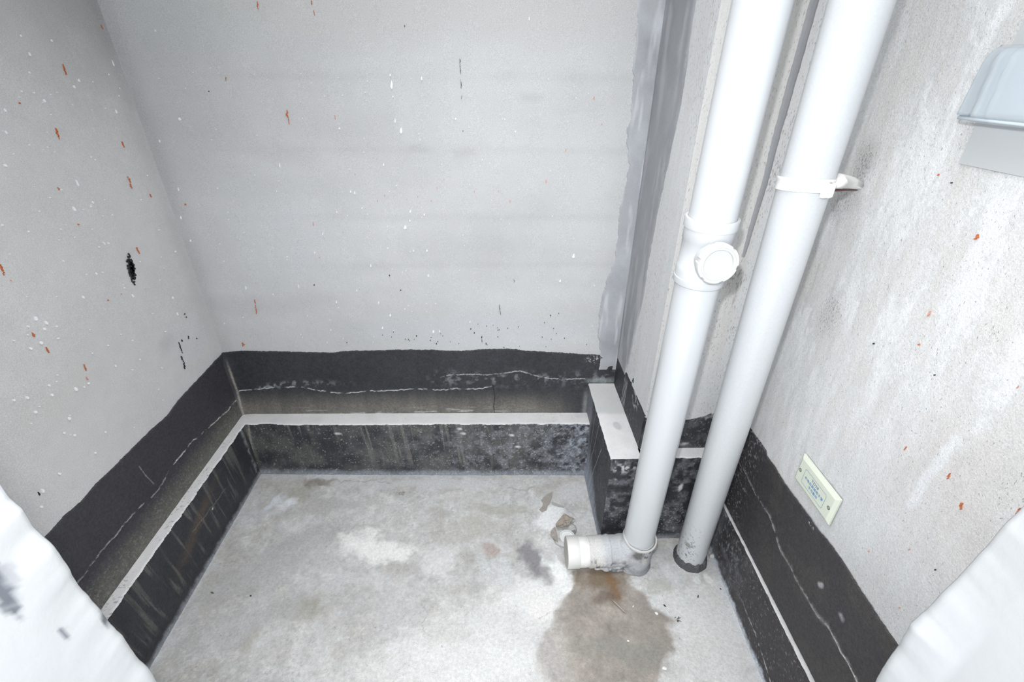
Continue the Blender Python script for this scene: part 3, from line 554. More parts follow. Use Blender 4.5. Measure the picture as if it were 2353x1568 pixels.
# right kerb
KR = lambda y: np.interp(y, [.3, .618, .751, 1.014, 1.12], [.700, .702, .706, .716, .720])
KRT = .196
KRt = lambda y: RX(y) - .0078 - .003*ss(.9, .6, y)
def P_kr(s, t, d=0.): s, t, d = st(s, t, d); k = t/KRT; return np.stack([KR(s)*(1-k)+KRt(s)*k-d, s, t], -1)
def paint_kr(s, t):
    p = base_black(s, t, 250); p.mix((.060, .052, .052), .6); p.mix((.14, .145, .16), .7*ss(.40, .72, fbm(s, t, 40, 4, 249))*ss(.75, .95, s)); p.mix((.42, .44, .48), .6*ss(.62, .75, fbm(s, t, 150, 3, 251, fy=60))*ss(.80, 1.0, s)); p.mix((.30, .33, .37), .5*ss(.97, 1.06, s))
    p.mix((.52, .56, .62), .85*ss(.016, .004, t+.016*(fbm(s, t, 50, 3, 252)-.5))); p.mix((.55, .55, .55), .8*lip(s, t, [(.95, .075), (.85, .06), (.717, .055), (.608, .03), (.5, .02)], 253, .0035, .006, 40)*ss(.85, .72, s)); p.mix((.4, .4, .4), .4*ss(.74, .82, fbm(s, t, 220, 2, 254))); return p
kr = kerb('baseboard_right', P_kr, seq((.30, 1.09, .002)), seq((-.01, KRT, .0025)), paint_kr, lambda s, t: .002*(fbm(s, t, 50, 3, 255)-.5)+.004*ss(.02, 0, t))
Pr = lambda s, t, d=0.: P_up(s, t, KRT+d)
coat('ledge_top', Pr, 't', seq((.30, 1.09, .002)), lambda a: KRt(a)-.0012+wavy(a, 256, .0012, 60), lambda a: RX(a)+.002, 6, .0016, plain((.56, .56, .56), .2, 60.), M_ledge, kr, label='thin pale top of the right kerb')

# ---- wall with the door opening, its two reveals close to the lens
RL, RR_ = -.413, .490
arL = [(-0.4182, 1.1222), (-0.4194, 1.0989), (-0.4153, 1.0852), (-0.4169, 1.0626), (-0.4145, 1.0477), (-0.4105, 1.0353), (-0.4121, 1.0098), (-0.4148, 0.9758), (-0.4136, 0.9541), (-0.4123, 0.9313), (-0.4123, 0.9074), (-0.4095, 0.8823), (-0.4108, 0.8424), (-0.4075, 0.8186), (-0.4087, 0.7808)]
arR = [(0.5014, 1.0640), (0.4950, 1.0333), (0.4940, 0.9921), (0.4906, 0.9517), (0.4847, 0.9233), (0.4816, 0.8864), (0.4749, 0.8605), (0.4816, 0.8135), (0.4795, 0.7786), (0.4883, 0.7207)]
def reveal(side):
    zs = seq((-.01, .35, .05), (.35, 1.35, .004), (1.35, 2.42, .1))
    ar = sorted([(b, a) for a, b in (arL if side < 0 else arR)])
    xe = np.interp(zs, [a for a, b in ar], [b for a, b in ar]) + .0010*2*(fbm(zs, zs*0, 60, 3, 260)-.5)
    X0 = RL if side < 0 else RR_
    ys = seq((.290, .055, .004)); rows = []
    out = LX-.07 if side < 0 else .80
    plan = [(out, .300), (X0+side*.10, .300), (X0+side*.02, .300), (None, .2995), (None, .297), (None, .293)] + [('r', y) for y in ys] + [(X0+side*.004, .050), (out, .050)]
    P = np.zeros((len(zs), len(plan), 3))
    for j, (x, y) in enumerate(plan):
        if x is None: xx = xe + side*{.2995: .004, .297: .0012, .293: .0002}[y]
        elif x == 'r': xx = xe*max(0, (y-.25)/.04)+X0*(1-max(0, (y-.25)/.04)) if y > .25 else np.full_like(zs, X0)
        else: xx = np.full_like(zs, x)
        yy = y + (.0018*(fbm(zs, zs*0, 40, 3, 261)-.5) if y > .292 else 0)
        P[:, j, 0] = xx; P[:, j, 1] = yy; P[:, j, 2] = zs
    pp = Paint(P[..., 1], P[..., 2], (.41, .425, .435))
    P[..., 0] += .0006*(fbm(P[..., 1], P[..., 2], 30, 3, 262)-.5)
    if side < 0:
        s, t = P[..., 1], P[..., 2]; inr = (P[..., 0] > X0-.01)
        for c, rs, rt, a, col, op in [((0.2508, 1.0458), .008, .030, -8, (.10, .11, .13), .95), ((0.2606, 1.0486), .006, .014, -8, (.30, .31, .33), .9), ((0.2621, 0.9548), .0028, .011, -8, (.13, .14, .16), .9), ((0.2947, 0.9217), .0035, .012, -6, (.10, .11, .12), .95), ((0.2927, 1.1145), .01, .012, 0, (.55, .57, .60), .6), ((0.2881, 1.0560), .0015, .003, 0, (.3, .3, .3), .8)]:
            pp.mix(col, op*inr*blob(s, t, c, rs, rt, a, .35, .5, 150, 263))
    return P, pp
Pl, pl = reveal(-1)
wf = link('wall_front', grid_mesh('wall_front', Pl, pl.c, False), M_jamb, kind='structure')
Pr_, pr_ = reveal(1)
link('right_pier', grid_mesh('right_pier', Pr_, pr_.c, True), M_jamb, wf)
bevel_box('lintel', (RL-.02, .052, 2.05), (RR_+.02, .298, 2.40), .002, flat_mat('lintel_paint', (.78, .80, .81), .8, .3, bump=.2, gs=60), wf)
bevel_box('ceiling', (LX-.06, -.02, 2.40), (.80, 1.58, 2.46), .002, flat_mat('ceiling_plaster', (.6, .6, .6), .9, .2, grain=.06, gs=40, bump=.3), None, kind='structure')

# ---- flecks and splashes on the walls
flakes('orange_splashes', P_back, [(-0.6031, 1.5640, 0.0051, 0.0017, 84), (-0.6029, 1.5599, 0.0052, 0.0029, 84), (-0.6054, 1.5558, 0.0042, 0.0029, 84), (-0.6045, 1.5516, 0.0058, 0.0009, 84), (-0.4646, 1.5709, 0.0035, 0.0015, 84), (-0.4646, 1.5667, 0.0027, 0.0018, 84), (-0.4655, 1.5625, 0.0060, 0.0018, 84), (-0.4635, 1.5457, 0.0049, 0.0007, 84), (-0.4630, 1.5420, 0.0027, 0.0010, 84), (-0.4628, 1.5383, 0.0030, 0.0008, 84), (-0.5856, 1.3147, 0.0068, 0.0018, 84), (-0.5861, 1.3097, 0.0054, 0.0040, 84), (-0.5894, 1.3047, 0.0072, 0.0041, 84), (-0.5871, 1.2997, 0.0070, 0.0018, 84), (-0.5856, 1.2961, 0.0034, 0.0006, 84), (-0.5865, 1.2916, 0.0040, 0.0016, 84), (-0.5871, 1.2871, 0.0054, 0.0012, 84), (-0.5871, 1.2826, 0.0060, 0.0009, 84), (-0.8324, 0.7275, 0.0050, 0.0024, 84), (-0.8339, 0.7226, 0.0071, 0.0019, 84), (-0.8327, 0.7176, 0.0066, 0.0012, 84), (-0.8347, 0.7074, 0.0067, 0.0012, 84), (-0.8373, 0.7000, 0.0048, 0.0012, 84), (-0.8367, 0.6927, 0.0057, 0.0026, 84), (-0.8379, 0.6853, 0.0104, 0.0014, 84), (-0.8402, 0.6778, 0.0078, 0.0014, 84), (-0.9217, 0.5560, 0.0060, 0.0047, 84), (-0.9184, 0.5511, 0.0031, 0.0088, 84), (-0.9235, 0.5462, 0.0043, 0.0041, 84), (-0.7329, 1.3951, 0.0031, 0.0014, 84), (-0.7340, 1.3916, 0.0031, 0.0014, 84), (-0.7351, 1.3881, 0.0024, 0.0007, 84), (-0.9585, 1.0524, 0.0060, 0.0042, 84)], M_orange_mark, wb)
flakes('faint_red_splashes', P_back, [(-0.4539, 1.2977, 0.0123, 0.0012, 84), (-0.3667, 1.0640, 0.0063, 0.0020, 84), (-0.3419, 1.0799, 0.0041, 0.0020, 84), (-0.2408, 1.0774, 0.0052, 0.0017, 84), (-0.2750, 1.0695, 0.0042, 0.0013, 84), (-0.2004, 1.0643, 0.0053, 0.0020, 84), (-0.1800, 1.1036, 0.0041, 0.0020, 84), (-0.1571, 1.1292, 0.0050, 0.0016, 84), (0.1525, 1.1235, 0.0122, 0.0020, 84), (0.0429, 1.0634, 0.0106, 0.0020, 84), (0.0069, 1.0936, 0.0042, 0.0013, 84), (-0.4223, 1.1425, 0.0030, 0.0020, 84), (-0.5809, 0.8810, 0.0035, 0.0022, 84), (-0.5780, 0.9918, 0.0130, 0.0014, 84), (0.2065, 1.2127, 0.0076, 0.0016, 84), (0.2775, 1.3498, 0.0086, 0.0024, 84), (0.3060, 1.2832, 0.0054, 0.0019, 84), (-0.0664, 1.0934, 0.0083, 0.0013, 84)], M_pink_mark, wb)
flakes('white_splashes', P_back, [(-0.2838, 1.3798, 0.0217, 0.0067, 84), (-0.2844, 1.4038, 0.0066, 0.0037, 84), (-0.2837, 1.3510, 0.0043, 0.0030, 84), (-0.1998, 1.3958, 0.0108, 0.0037, 84), (-0.2849, 1.2903, 0.0125, 0.0031, 84), (-0.2704, 1.2653, 0.0164, 0.0062, 84), (-0.4467, 1.2694, 0.0054, 0.0039, 84), (-0.1124, 1.2954, 0.0054, 0.0038, 84), (-0.3326, 1.1713, 0.0078, 0.0032, 84), (-0.6410, 1.1681, 0.0134, 0.0025, 84), (-0.4436, 1.0927, 0.0082, 0.0033, 84), (-0.4323, 1.0888, 0.0092, 0.0033, 84), (-0.4972, 1.0303, 0.0074, 0.0026, 84), (-0.2680, 1.0334, 0.0097, 0.0042, 84), (-0.2725, 1.0033, 0.0066, 0.0034, 84), (-0.2898, 0.9824, 0.0133, 0.0069, 84), (-0.2256, 1.0226, 0.0065, 0.0034, 84), (-0.5539, 0.9610, 0.0111, 0.0035, 84), (-0.5928, 0.8988, 0.0069, 0.0036, 84), (-0.4171, 0.8539, 0.0120, 0.0036, 84), (-0.2713, 0.9049, 0.0082, 0.0035, 84), (-0.2275, 0.9049, 0.0082, 0.0044, 84), (-0.3536, 0.9136, 0.0046, 0.0035, 84), (-0.6713, 0.7792, 0.0123, 0.0028, 84), (-0.2305, 0.8185, 0.0099, 0.0045, 84), (-0.4772, 0.7647, 0.0076, 0.0028, 84), (-0.5544, 0.7208, 0.0090, 0.0038, 84), (-0.4097, 0.7190, 0.0091, 0.0038, 84), (-0.3753, 0.6703, 0.0121, 0.0057, 84), (-0.4093, 0.6201, 0.0111, 0.0048, 84), (-0.2299, 0.6040, 0.0127, 0.0068, 84), (-0.2081, 0.6057, 0.0085, 0.0048, 84), (-0.2452, 0.7156, 0.0053, 0.0028, 84), (-0.2136, 0.7156, 0.0053, 0.0028, 84), (-0.4168, 1.0426, 0.0042, 0.0034, 84), (-0.9152, 1.3930, 0.0024, 0.0023, 84), (-0.8842, 1.5024, 0.0058, 0.0022, 84), (-0.8931, 1.2928, 0.0085, 0.0064, 84), (-0.9708, 1.2343, 0.0079, 0.0033, 84), (-0.9807, 0.9378, 0.0076, 0.0045, 84), (-0.9857, 1.0119, 0.0103, 0.0044, 84), (-0.9641, 1.0982, 0.0117, 0.0034, 84), (0.2522, 0.8874, 0.0155, 0.0080, 84), (0.2126, 0.7997, 0.0113, 0.0055, 84), (0.0576, 1.2629, 0.0055, 0.0031, 84), (0.0918, 1.5336, 0.0090, 0.0021, 84), (0.0276, 1.2948, 0.0045, 0.0023, 84), (-0.6851, 0.8839, 0.0046, 0.0036, 84), (-0.8500, 0.7729, 0.0110, 0.0028, 84), (-0.0978, 0.6425, 0.0069, 0.0038, 84), (-0.3256, 1.0929, 0.0031, 0.0025, 84), (-0.5429, 1.3369, 0.0021, 0.0023, 84), (-0.7996, 1.2659, 0.0021, 0.0013, 84), (-0.3147, 0.8301, 0.0045, 0.0022, 84), (0.0813, 1.4244, 0.0021, 0.0022, 84), (-0.8201, 1.2379, 0.0026, 0.0015, 84), (-0.2292, 1.3955, 0.0020, 0.0022, 84), (-0.8906, 0.6614, 0.0031, 0.0029, 84), (-0.1040, 0.9225, 0.0027, 0.0014, 84), (0.0141, 1.3074, 0.0021, 0.0021, 84), (0.1473, 1.3959, 0.0033, 0.0017, 84), (-0.4231, 1.3542, 0.0024, 0.0023, 84), (-0.5442, 1.3370, 0.0019, 0.0013, 84), (-0.5895, 0.6507, 0.0029, 0.0017, 84), (0.2810, 0.5563, 0.0058, 0.0018, 84), (-0.5941, 0.6106, 0.0041, 0.0025, 84), (-0.4912, 1.4116, 0.0022, 0.0019, 84), (0.0412, 0.9939, 0.0033, 0.0020, 84), (-0.4027, 1.0236, 0.0039, 0.0015, 84), (-0.2363, 0.6304, 0.0051, 0.0017, 84), (0.3035, 0.7308, 0.0031, 0.0018, 84), (-0.6218, 1.3900, 0.0032, 0.0016, 84), (0.1467, 1.3512, 0.0017, 0.0021, 84), (0.0602, 0.5629, 0.0049, 0.0022, 84), (0.0223, 1.3659, 0.0026, 0.0016, 84), (-0.8034, 0.9646, 0.0029, 0.0020, 84), (-0.4607, 1.2006, 0.0026, 0.0019, 84), (0.3375, 0.6260, 0.0052, 0.0027, 84), (-0.7004, 0.5813, 0.0035, 0.0017, 84), (-0.3487, 0.8408, 0.0033, 0.0022, 84), (-0.7046, 0.5925, 0.0040, 0.0022, 84), (-0.3223, 0.6940, 0.0053, 0.0022, 84), (-0.4146, 0.9492, 0.0024, 0.0019, 84), (0.1341, 0.7957, 0.0027, 0.0025, 84), (-0.5562, 0.5758, 0.0039, 0.0018, 84), (-0.2982, 0.6844, 0.0038, 0.0026, 84), (-0.0470, 1.1678, 0.0026, 0.0018, 84), (-0.4366, 1.1581, 0.0032, 0.0023, 84), (-0.1913, 1.3279, 0.0021, 0.0016, 84), (-0.1554, 1.3327, 0.0019, 0.0015, 84), (-0.5266, 1.4061, 0.0025, 0.0021, 84), (-0.3028, 0.8356, 0.0045, 0.0025, 84), (0.2086, 1.1037, 0.0035, 0.0014, 84), (0.1640, 1.1550, 0.0029, 0.0023, 84), (-0.5462, 1.2956, 0.0032, 0.0019, 84), (-0.7504, 1.4061, 0.0021, 0.0011, 84), (0.1008, 1.3023, 0.0023, 0.0016, 84), (-0.3020, 1.1102, 0.0033, 0.0021, 84), (-0.3597, 1.3613, 0.0033, 0.0019, 84), (-0.8447, 1.1014, 0.0034, 0.0025, 84), (-0.7678, 1.4182, 0.0023, 0.0016, 84), (0.2031, 0.7451, 0.0035, 0.0020, 84), (-0.2486, 0.6840, 0.0032, 0.0020, 84), (-0.8912, 0.9272, 0.0023, 0.0026, 84), (-0.3004, 0.9890, 0.0024, 0.0016, 84), (-0.4105, 0.7129, 0.0040, 0.0018, 84), (0.3144, 0.9092, 0.0036, 0.0016, 84), (-0.6647, 0.6673, 0.0030, 0.0022, 84), (-0.1604, 1.1728, 0.0035, 0.0023, 84), (0.1470, 0.8351, 0.0030, 0.0014, 84), (-0.3873, 1.2054, 0.0023, 0.0022, 84), (-0.7644, 0.7494, 0.0048, 0.0016, 84), (0.2071, 1.1399, 0.0024, 0.0015, 84), (-0.9179, 1.0535, 0.0028, 0.0024, 84), (0.0994, 1.3903, 0.0023, 0.0015, 84), (-0.6866, 1.2509, 0.0023, 0.0020, 84), (-0.4724, 1.3512, 0.0021, 0.0016, 84), (-0.2210, 1.2561, 0.0031, 0.0014, 84), (-0.1075, 0.9572, 0.0027, 0.0023, 84), (-0.4660, 1.0191, 0.0034, 0.0021, 84), (-0.3485, 1.3892, 0.0030, 0.0021, 84), (-0.3453, 0.9844, 0.0028, 0.0025, 84), (-0.0746, 1.2740, 0.0033, 0.0023, 84), (-0.6163, 0.5594, 0.0042, 0.0018, 84), (-0.0396, 1.1856, 0.0034, 0.0019, 84), (-0.8357, 1.0285, 0.0038, 0.0019, 84), (-0.3095, 0.7066, 0.0038, 0.0021, 84), (-0.2431, 0.7480, 0.0031, 0.0015, 84), (0.0139, 1.0083, 0.0029, 0.0024, 84), (0.1762, 1.0183, 0.0043, 0.0023, 84), (-0.0005, 1.2224, 0.0019, 0.0020, 84), (-0.0172, 1.1764, 0.0029, 0.0019, 84), (-0.6876, 0.8742, 0.0036, 0.0019, 84), (-0.8398, 1.0060, 0.0028, 0.0023, 84), (-0.7222, 1.1401, 0.0023, 0.0018, 84), (-0.1983, 1.3552, 0.0018, 0.0017, 84), (-0.7092, 1.0485, 0.0024, 0.0014, 84), (-0.3191, 0.6413, 0.0051, 0.0022, 84), (-0.4011, 1.3822, 0.0021, 0.0015, 84), (0.2273, 1.3496, 0.0034, 0.0017, 84), (-0.3801, 1.2432, 0.0036, 0.0014, 84), (-0.2325, 1.0444, 0.0026, 0.0015, 84), (0.3306, 0.7820, 0.0044, 0.0026, 84), (-0.8952, 0.8684, 0.0040, 0.0017, 84), (-0.4457, 0.5835, 0.0037, 0.0026, 84), (-0.7950, 0.9031, 0.0029, 0.0020, 84), (-0.5516, 0.6991, 0.0046, 0.0021, 84), (-0.0792, 1.1145, 0.0037, 0.0015, 84), (-0.2745, 0.9785, 0.0031, 0.0014, 84), (-0.7820, 0.9280, 0.0027, 0.0024, 84), (-0.3711, 0.6077, 0.0052, 0.0025, 84), (-0.4268, 1.3972, 0.0025, 0.0019, 84), (0.2072, 1.2889, 0.0021, 0.0023, 84), (-0.0137, 1.0671, 0.0037, 0.0014, 84), (-0.2825, 0.9020, 0.0038, 0.0015, 84), (-0.8223, 0.9424, 0.0041, 0.0015, 84), (-0.8504, 1.3691, 0.0029, 0.0016, 84), (-0.4508, 0.5609, 0.0046, 0.0019, 84), (-0.0511, 1.4261, 0.0021, 0.0019, 84), (-0.6541, 1.4034, 0.0024, 0.0015, 84), (0.2611, 1.3605, 0.0031, 0.0016, 84), (0.0711, 1.1004, 0.0034, 0.0016, 84), (-0.6688, 1.0929, 0.0036, 0.0017, 84), (-0.6549, 1.1229, 0.0022, 0.0016, 84), (-0.2332, 1.0142, 0.0035, 0.0016, 84), (-0.8178, 1.4068, 0.0021, 0.0014, 84), (-0.2174, 1.2414, 0.0033, 0.0019, 84), (-0.1250, 0.8375, 0.0037, 0.0019, 84), (-0.5024, 1.3839, 0.0030, 0.0017, 84), (-0.9621, 0.6382, 0.0041, 0.0024, 84), (-0.3599, 1.3413, 0.0034, 0.0013, 84)], M_white_mark, wb)
flakes('black_smears', P_back, [(-0.0930, 1.4407, 0.0043, 0.0011, 84), (-0.0922, 1.4373, 0.0043, 0.0021, 84), (-0.0933, 1.4340, 0.0035, 0.0013, 84), (-0.0931, 1.4280, 0.0064, 0.0007, 84), (-0.0931, 1.4235, 0.0038, 0.0015, 84), (-0.0925, 1.4190, 0.0029, 0.0014, 84), (-0.0926, 1.4145, 0.0065, 0.0018, 84), (-0.0925, 1.4100, 0.0061, 0.0007, 84), (-0.0937, 1.3921, 0.0031, 0.0005, 84), (-0.0929, 1.3879, 0.0034, 0.0010, 84), (-0.0923, 1.3837, 0.0059, 0.0015, 84), (-0.0920, 1.3795, 0.0047, 0.0016, 84), (-0.0930, 1.3752, 0.0062, 0.0011, 84), (-0.0920, 1.3524, 0.0041, 0.0008, 84), (-0.0927, 1.3495, 0.0023, 0.0011, 84), (-0.0929, 1.3467, 0.0026, 0.0010, 84), (0.0062, 0.7071, 0.0082, 0.0008, 84), (0.0074, 0.7004, 0.0091, 0.0013, 84), (0.0081, 0.6937, 0.0071, 0.0020, 84), (0.0083, 0.6869, 0.0101, 0.0010, 84), (0.0103, 0.6801, 0.0094, 0.0008, 84), (0.0110, 0.6733, 0.0065, 0.0010, 84), (0.0557, 0.8039, 0.0029, 0.0005, 84), (0.0573, 0.7997, 0.0034, 0.0015, 84), (0.0577, 0.7955, 0.0062, 0.0006, 84), (-0.3598, 0.8185, 0.0049, 0.0031, 84), (-0.3282, 0.7647, 0.0038, 0.0031, 84), (-0.0958, 0.6144, 0.0070, 0.0027, 84), (-0.0840, 0.5984, 0.0057, 0.0027, 84), (-0.0580, 0.5805, 0.0086, 0.0033, 84), (-0.0429, 0.5532, 0.0073, 0.0033, 84), (-0.0929, 1.2636, 0.0028, 0.0026, 84), (0.1861, 0.6680, 0.0055, 0.0032, 84), (-0.2922, 0.5862, 0.0057, 0.0033, 84), (-1.0327, 0.5366, 0.0083, 0.0035, 84), (-0.2229, 0.5535, 0.0058, 0.0033, 84), (-0.2332, 1.5150, 0.0045, 0.0016, 84), (-0.7894, 1.3620, 0.0024, 0.0026, 84), (-0.6177, 0.7840, 0.0049, 0.0031, 84), (-0.3331, 0.5723, 0.0023, 0.0026, 84), (0.1657, 0.6393, 0.0040, 0.0022, 84), (0.0780, 0.5414, 0.0031, 0.0015, 84), (0.0733, 0.6224, 0.0024, 0.0024, 84), (-0.3721, 0.6029, 0.0042, 0.0023, 84), (-0.0385, 0.5483, 0.0030, 0.0019, 84), (-0.3226, 0.5704, 0.0047, 0.0024, 84), (0.1935, 0.5711, 0.0032, 0.0021, 84), (-0.0704, 0.6339, 0.0031, 0.0018, 84), (-0.1719, 0.5612, 0.0047, 0.0013, 84), (-0.1974, 0.5858, 0.0027, 0.0021, 84), (-0.5461, 0.5585, 0.0047, 0.0022, 84), (0.1993, 0.6158, 0.0026, 0.0025, 84), (0.2146, 0.6759, 0.0041, 0.0018, 84), (0.0054, 0.6108, 0.0027, 0.0024, 84), (-0.3821, 0.5814, 0.0031, 0.0018, 84), (0.1601, 0.5801, 0.0032, 0.0021, 84), (-0.3181, 0.5664, 0.0036, 0.0017, 84), (0.3228, 0.5488, 0.0044, 0.0017, 84), (0.0357, 0.6172, 0.0044, 0.0022, 84), (-0.0002, 0.6190, 0.0036, 0.0018, 84), (-0.2439, 0.5670, 0.0040, 0.0024, 84), (0.0217, 0.5376, 0.0039, 0.0027, 84), (-0.2044, 0.5949, 0.0046, 0.0014, 84), (0.0010, 0.6080, 0.0038, 0.0017, 84), (-0.1416, 0.5544, 0.0037, 0.0017, 84), (0.2410, 0.5756, 0.0035, 0.0024, 84), (-0.2405, 0.5793, 0.0026, 0.0025, 84), (-0.0399, 0.6258, 0.0023, 0.0025, 84), (0.1751, 0.5398, 0.0036, 0.0014, 84), (-0.4133, 0.5893, 0.0039, 0.0018, 84), (0.0004, 0.5819, 0.0047, 0.0019, 84), (0.3738, 0.6023, 0.0023, 0.0017, 84), (-0.0572, 0.5618, 0.0038, 0.0026, 84), (-0.2171, 0.5624, 0.0044, 0.0025, 84), (-0.3014, 0.5721, 0.0031, 0.0019, 84), (0.4390, 0.5415, 0.0022, 0.0016, 84), (-0.0165, 0.6294, 0.0027, 0.0015, 84), (-0.0579, 0.5681, 0.0050, 0.0020, 84), (0.2106, 0.5945, 0.0027, 0.0024, 84)], M_black_mark, wb)
flakes('orange_splashes', P_left, [(1.2156, 1.2949, 0.0047, 0.0022, 94), (1.2161, 1.2909, 0.0047, 0.0034, 94), (1.2130, 1.2872, 0.0038, 0.0044, 94), (1.2143, 1.2831, 0.0052, 0.0021, 94), (1.2134, 1.2792, 0.0031, 0.0026, 94), (1.2132, 1.2752, 0.0024, 0.0013, 94), (1.4071, 1.2417, 0.0069, 0.0028, 94), (1.4065, 1.2367, 0.0064, 0.0025, 94), (1.4077, 1.2314, 0.0036, 0.0013, 94), (1.3123, 1.4231, 0.0029, 0.0007, 94), (1.3121, 1.4193, 0.0050, 0.0011, 94), (1.3118, 1.4154, 0.0039, 0.0020, 94), (1.3102, 1.4116, 0.0052, 0.0020, 94), (1.3112, 1.4078, 0.0051, 0.0011, 94), (1.3099, 1.4039, 0.0028, 0.0007, 94), (1.4881, 1.5113, 0.0026, 0.0025, 94), (1.4878, 1.5082, 0.0036, 0.0032, 94), (1.4888, 1.5051, 0.0040, 0.0022, 94), (1.1537, 1.3522, 0.0030, 0.0026, 94), (1.3107, 0.9801, 0.0050, 0.0024, 94), (1.3096, 0.9754, 0.0070, 0.0018, 94), (1.3114, 0.9697, 0.0065, 0.0018, 94), (1.3112, 0.9647, 0.0045, 0.0022, 94), (1.3787, 1.1578, 0.0034, 0.0016, 94), (1.3814, 1.1519, 0.0041, 0.0046, 94), (1.3811, 1.1466, 0.0074, 0.0019, 94), (1.3780, 1.1387, 0.0048, 0.0021, 94), (1.3772, 1.1342, 0.0056, 0.0036, 94), (1.3787, 1.1292, 0.0029, 0.0024, 94), (1.1509, 1.1780, 0.0019, 0.0018, 94), (1.1525, 1.1754, 0.0019, 0.0037, 94), (1.1513, 1.1734, 0.0019, 0.0013, 94), (0.9410, 1.0702, 0.0025, 0.0010, 94), (0.9414, 1.0660, 0.0053, 0.0015, 94), (0.9392, 1.0628, 0.0053, 0.0028, 94), (0.9393, 1.0587, 0.0030, 0.0029, 94), (0.9395, 1.0545, 0.0037, 0.0020, 94), (0.9369, 1.0515, 0.0051, 0.0009, 94), (0.9285, 0.9181, 0.0043, 0.0015, 94), (0.9285, 0.9145, 0.0046, 0.0042, 94), (0.9281, 0.9111, 0.0023, 0.0021, 94), (0.9393, 0.8747, 0.0063, 0.0011, 94), (0.9389, 0.8696, 0.0070, 0.0029, 94), (0.9389, 0.8643, 0.0048, 0.0013, 94), (1.0009, 0.7902, 0.0047, 0.0008, 94), (0.9996, 0.7860, 0.0034, 0.0014, 94), (0.9998, 0.7808, 0.0066, 0.0018, 94), (0.9983, 0.7767, 0.0042, 0.0007, 94), (1.4394, 1.0970, 0.0036, 0.0025, 94), (1.4396, 1.0941, 0.0036, 0.0039, 94), (1.4404, 1.0910, 0.0033, 0.0023, 94), (1.6411, 1.0188, 0.0046, 0.0016, 94), (1.6416, 1.0148, 0.0048, 0.0039, 94), (1.6412, 1.0110, 0.0054, 0.0023, 94), (1.1609, 1.0899, 0.0031, 0.0029, 94), (1.1460, 0.8961, 0.0036, 0.0031, 94), (0.9410, 1.0707, 0.0017, 0.0016, 94), (0.9398, 1.0680, 0.0033, 0.0024, 94), (0.9404, 1.0647, 0.0033, 0.0019, 94)], M_orange_mark, wl)
flakes('faint_red_splashes', P_left, [(0.9909, 0.7574, 0.0090, 0.0017, 94), (0.9446, 1.0347, 0.0027, 0.0014, 94), (1.1944, 0.8915, 0.0028, 0.0022, 94)], M_pink_mark, wl)
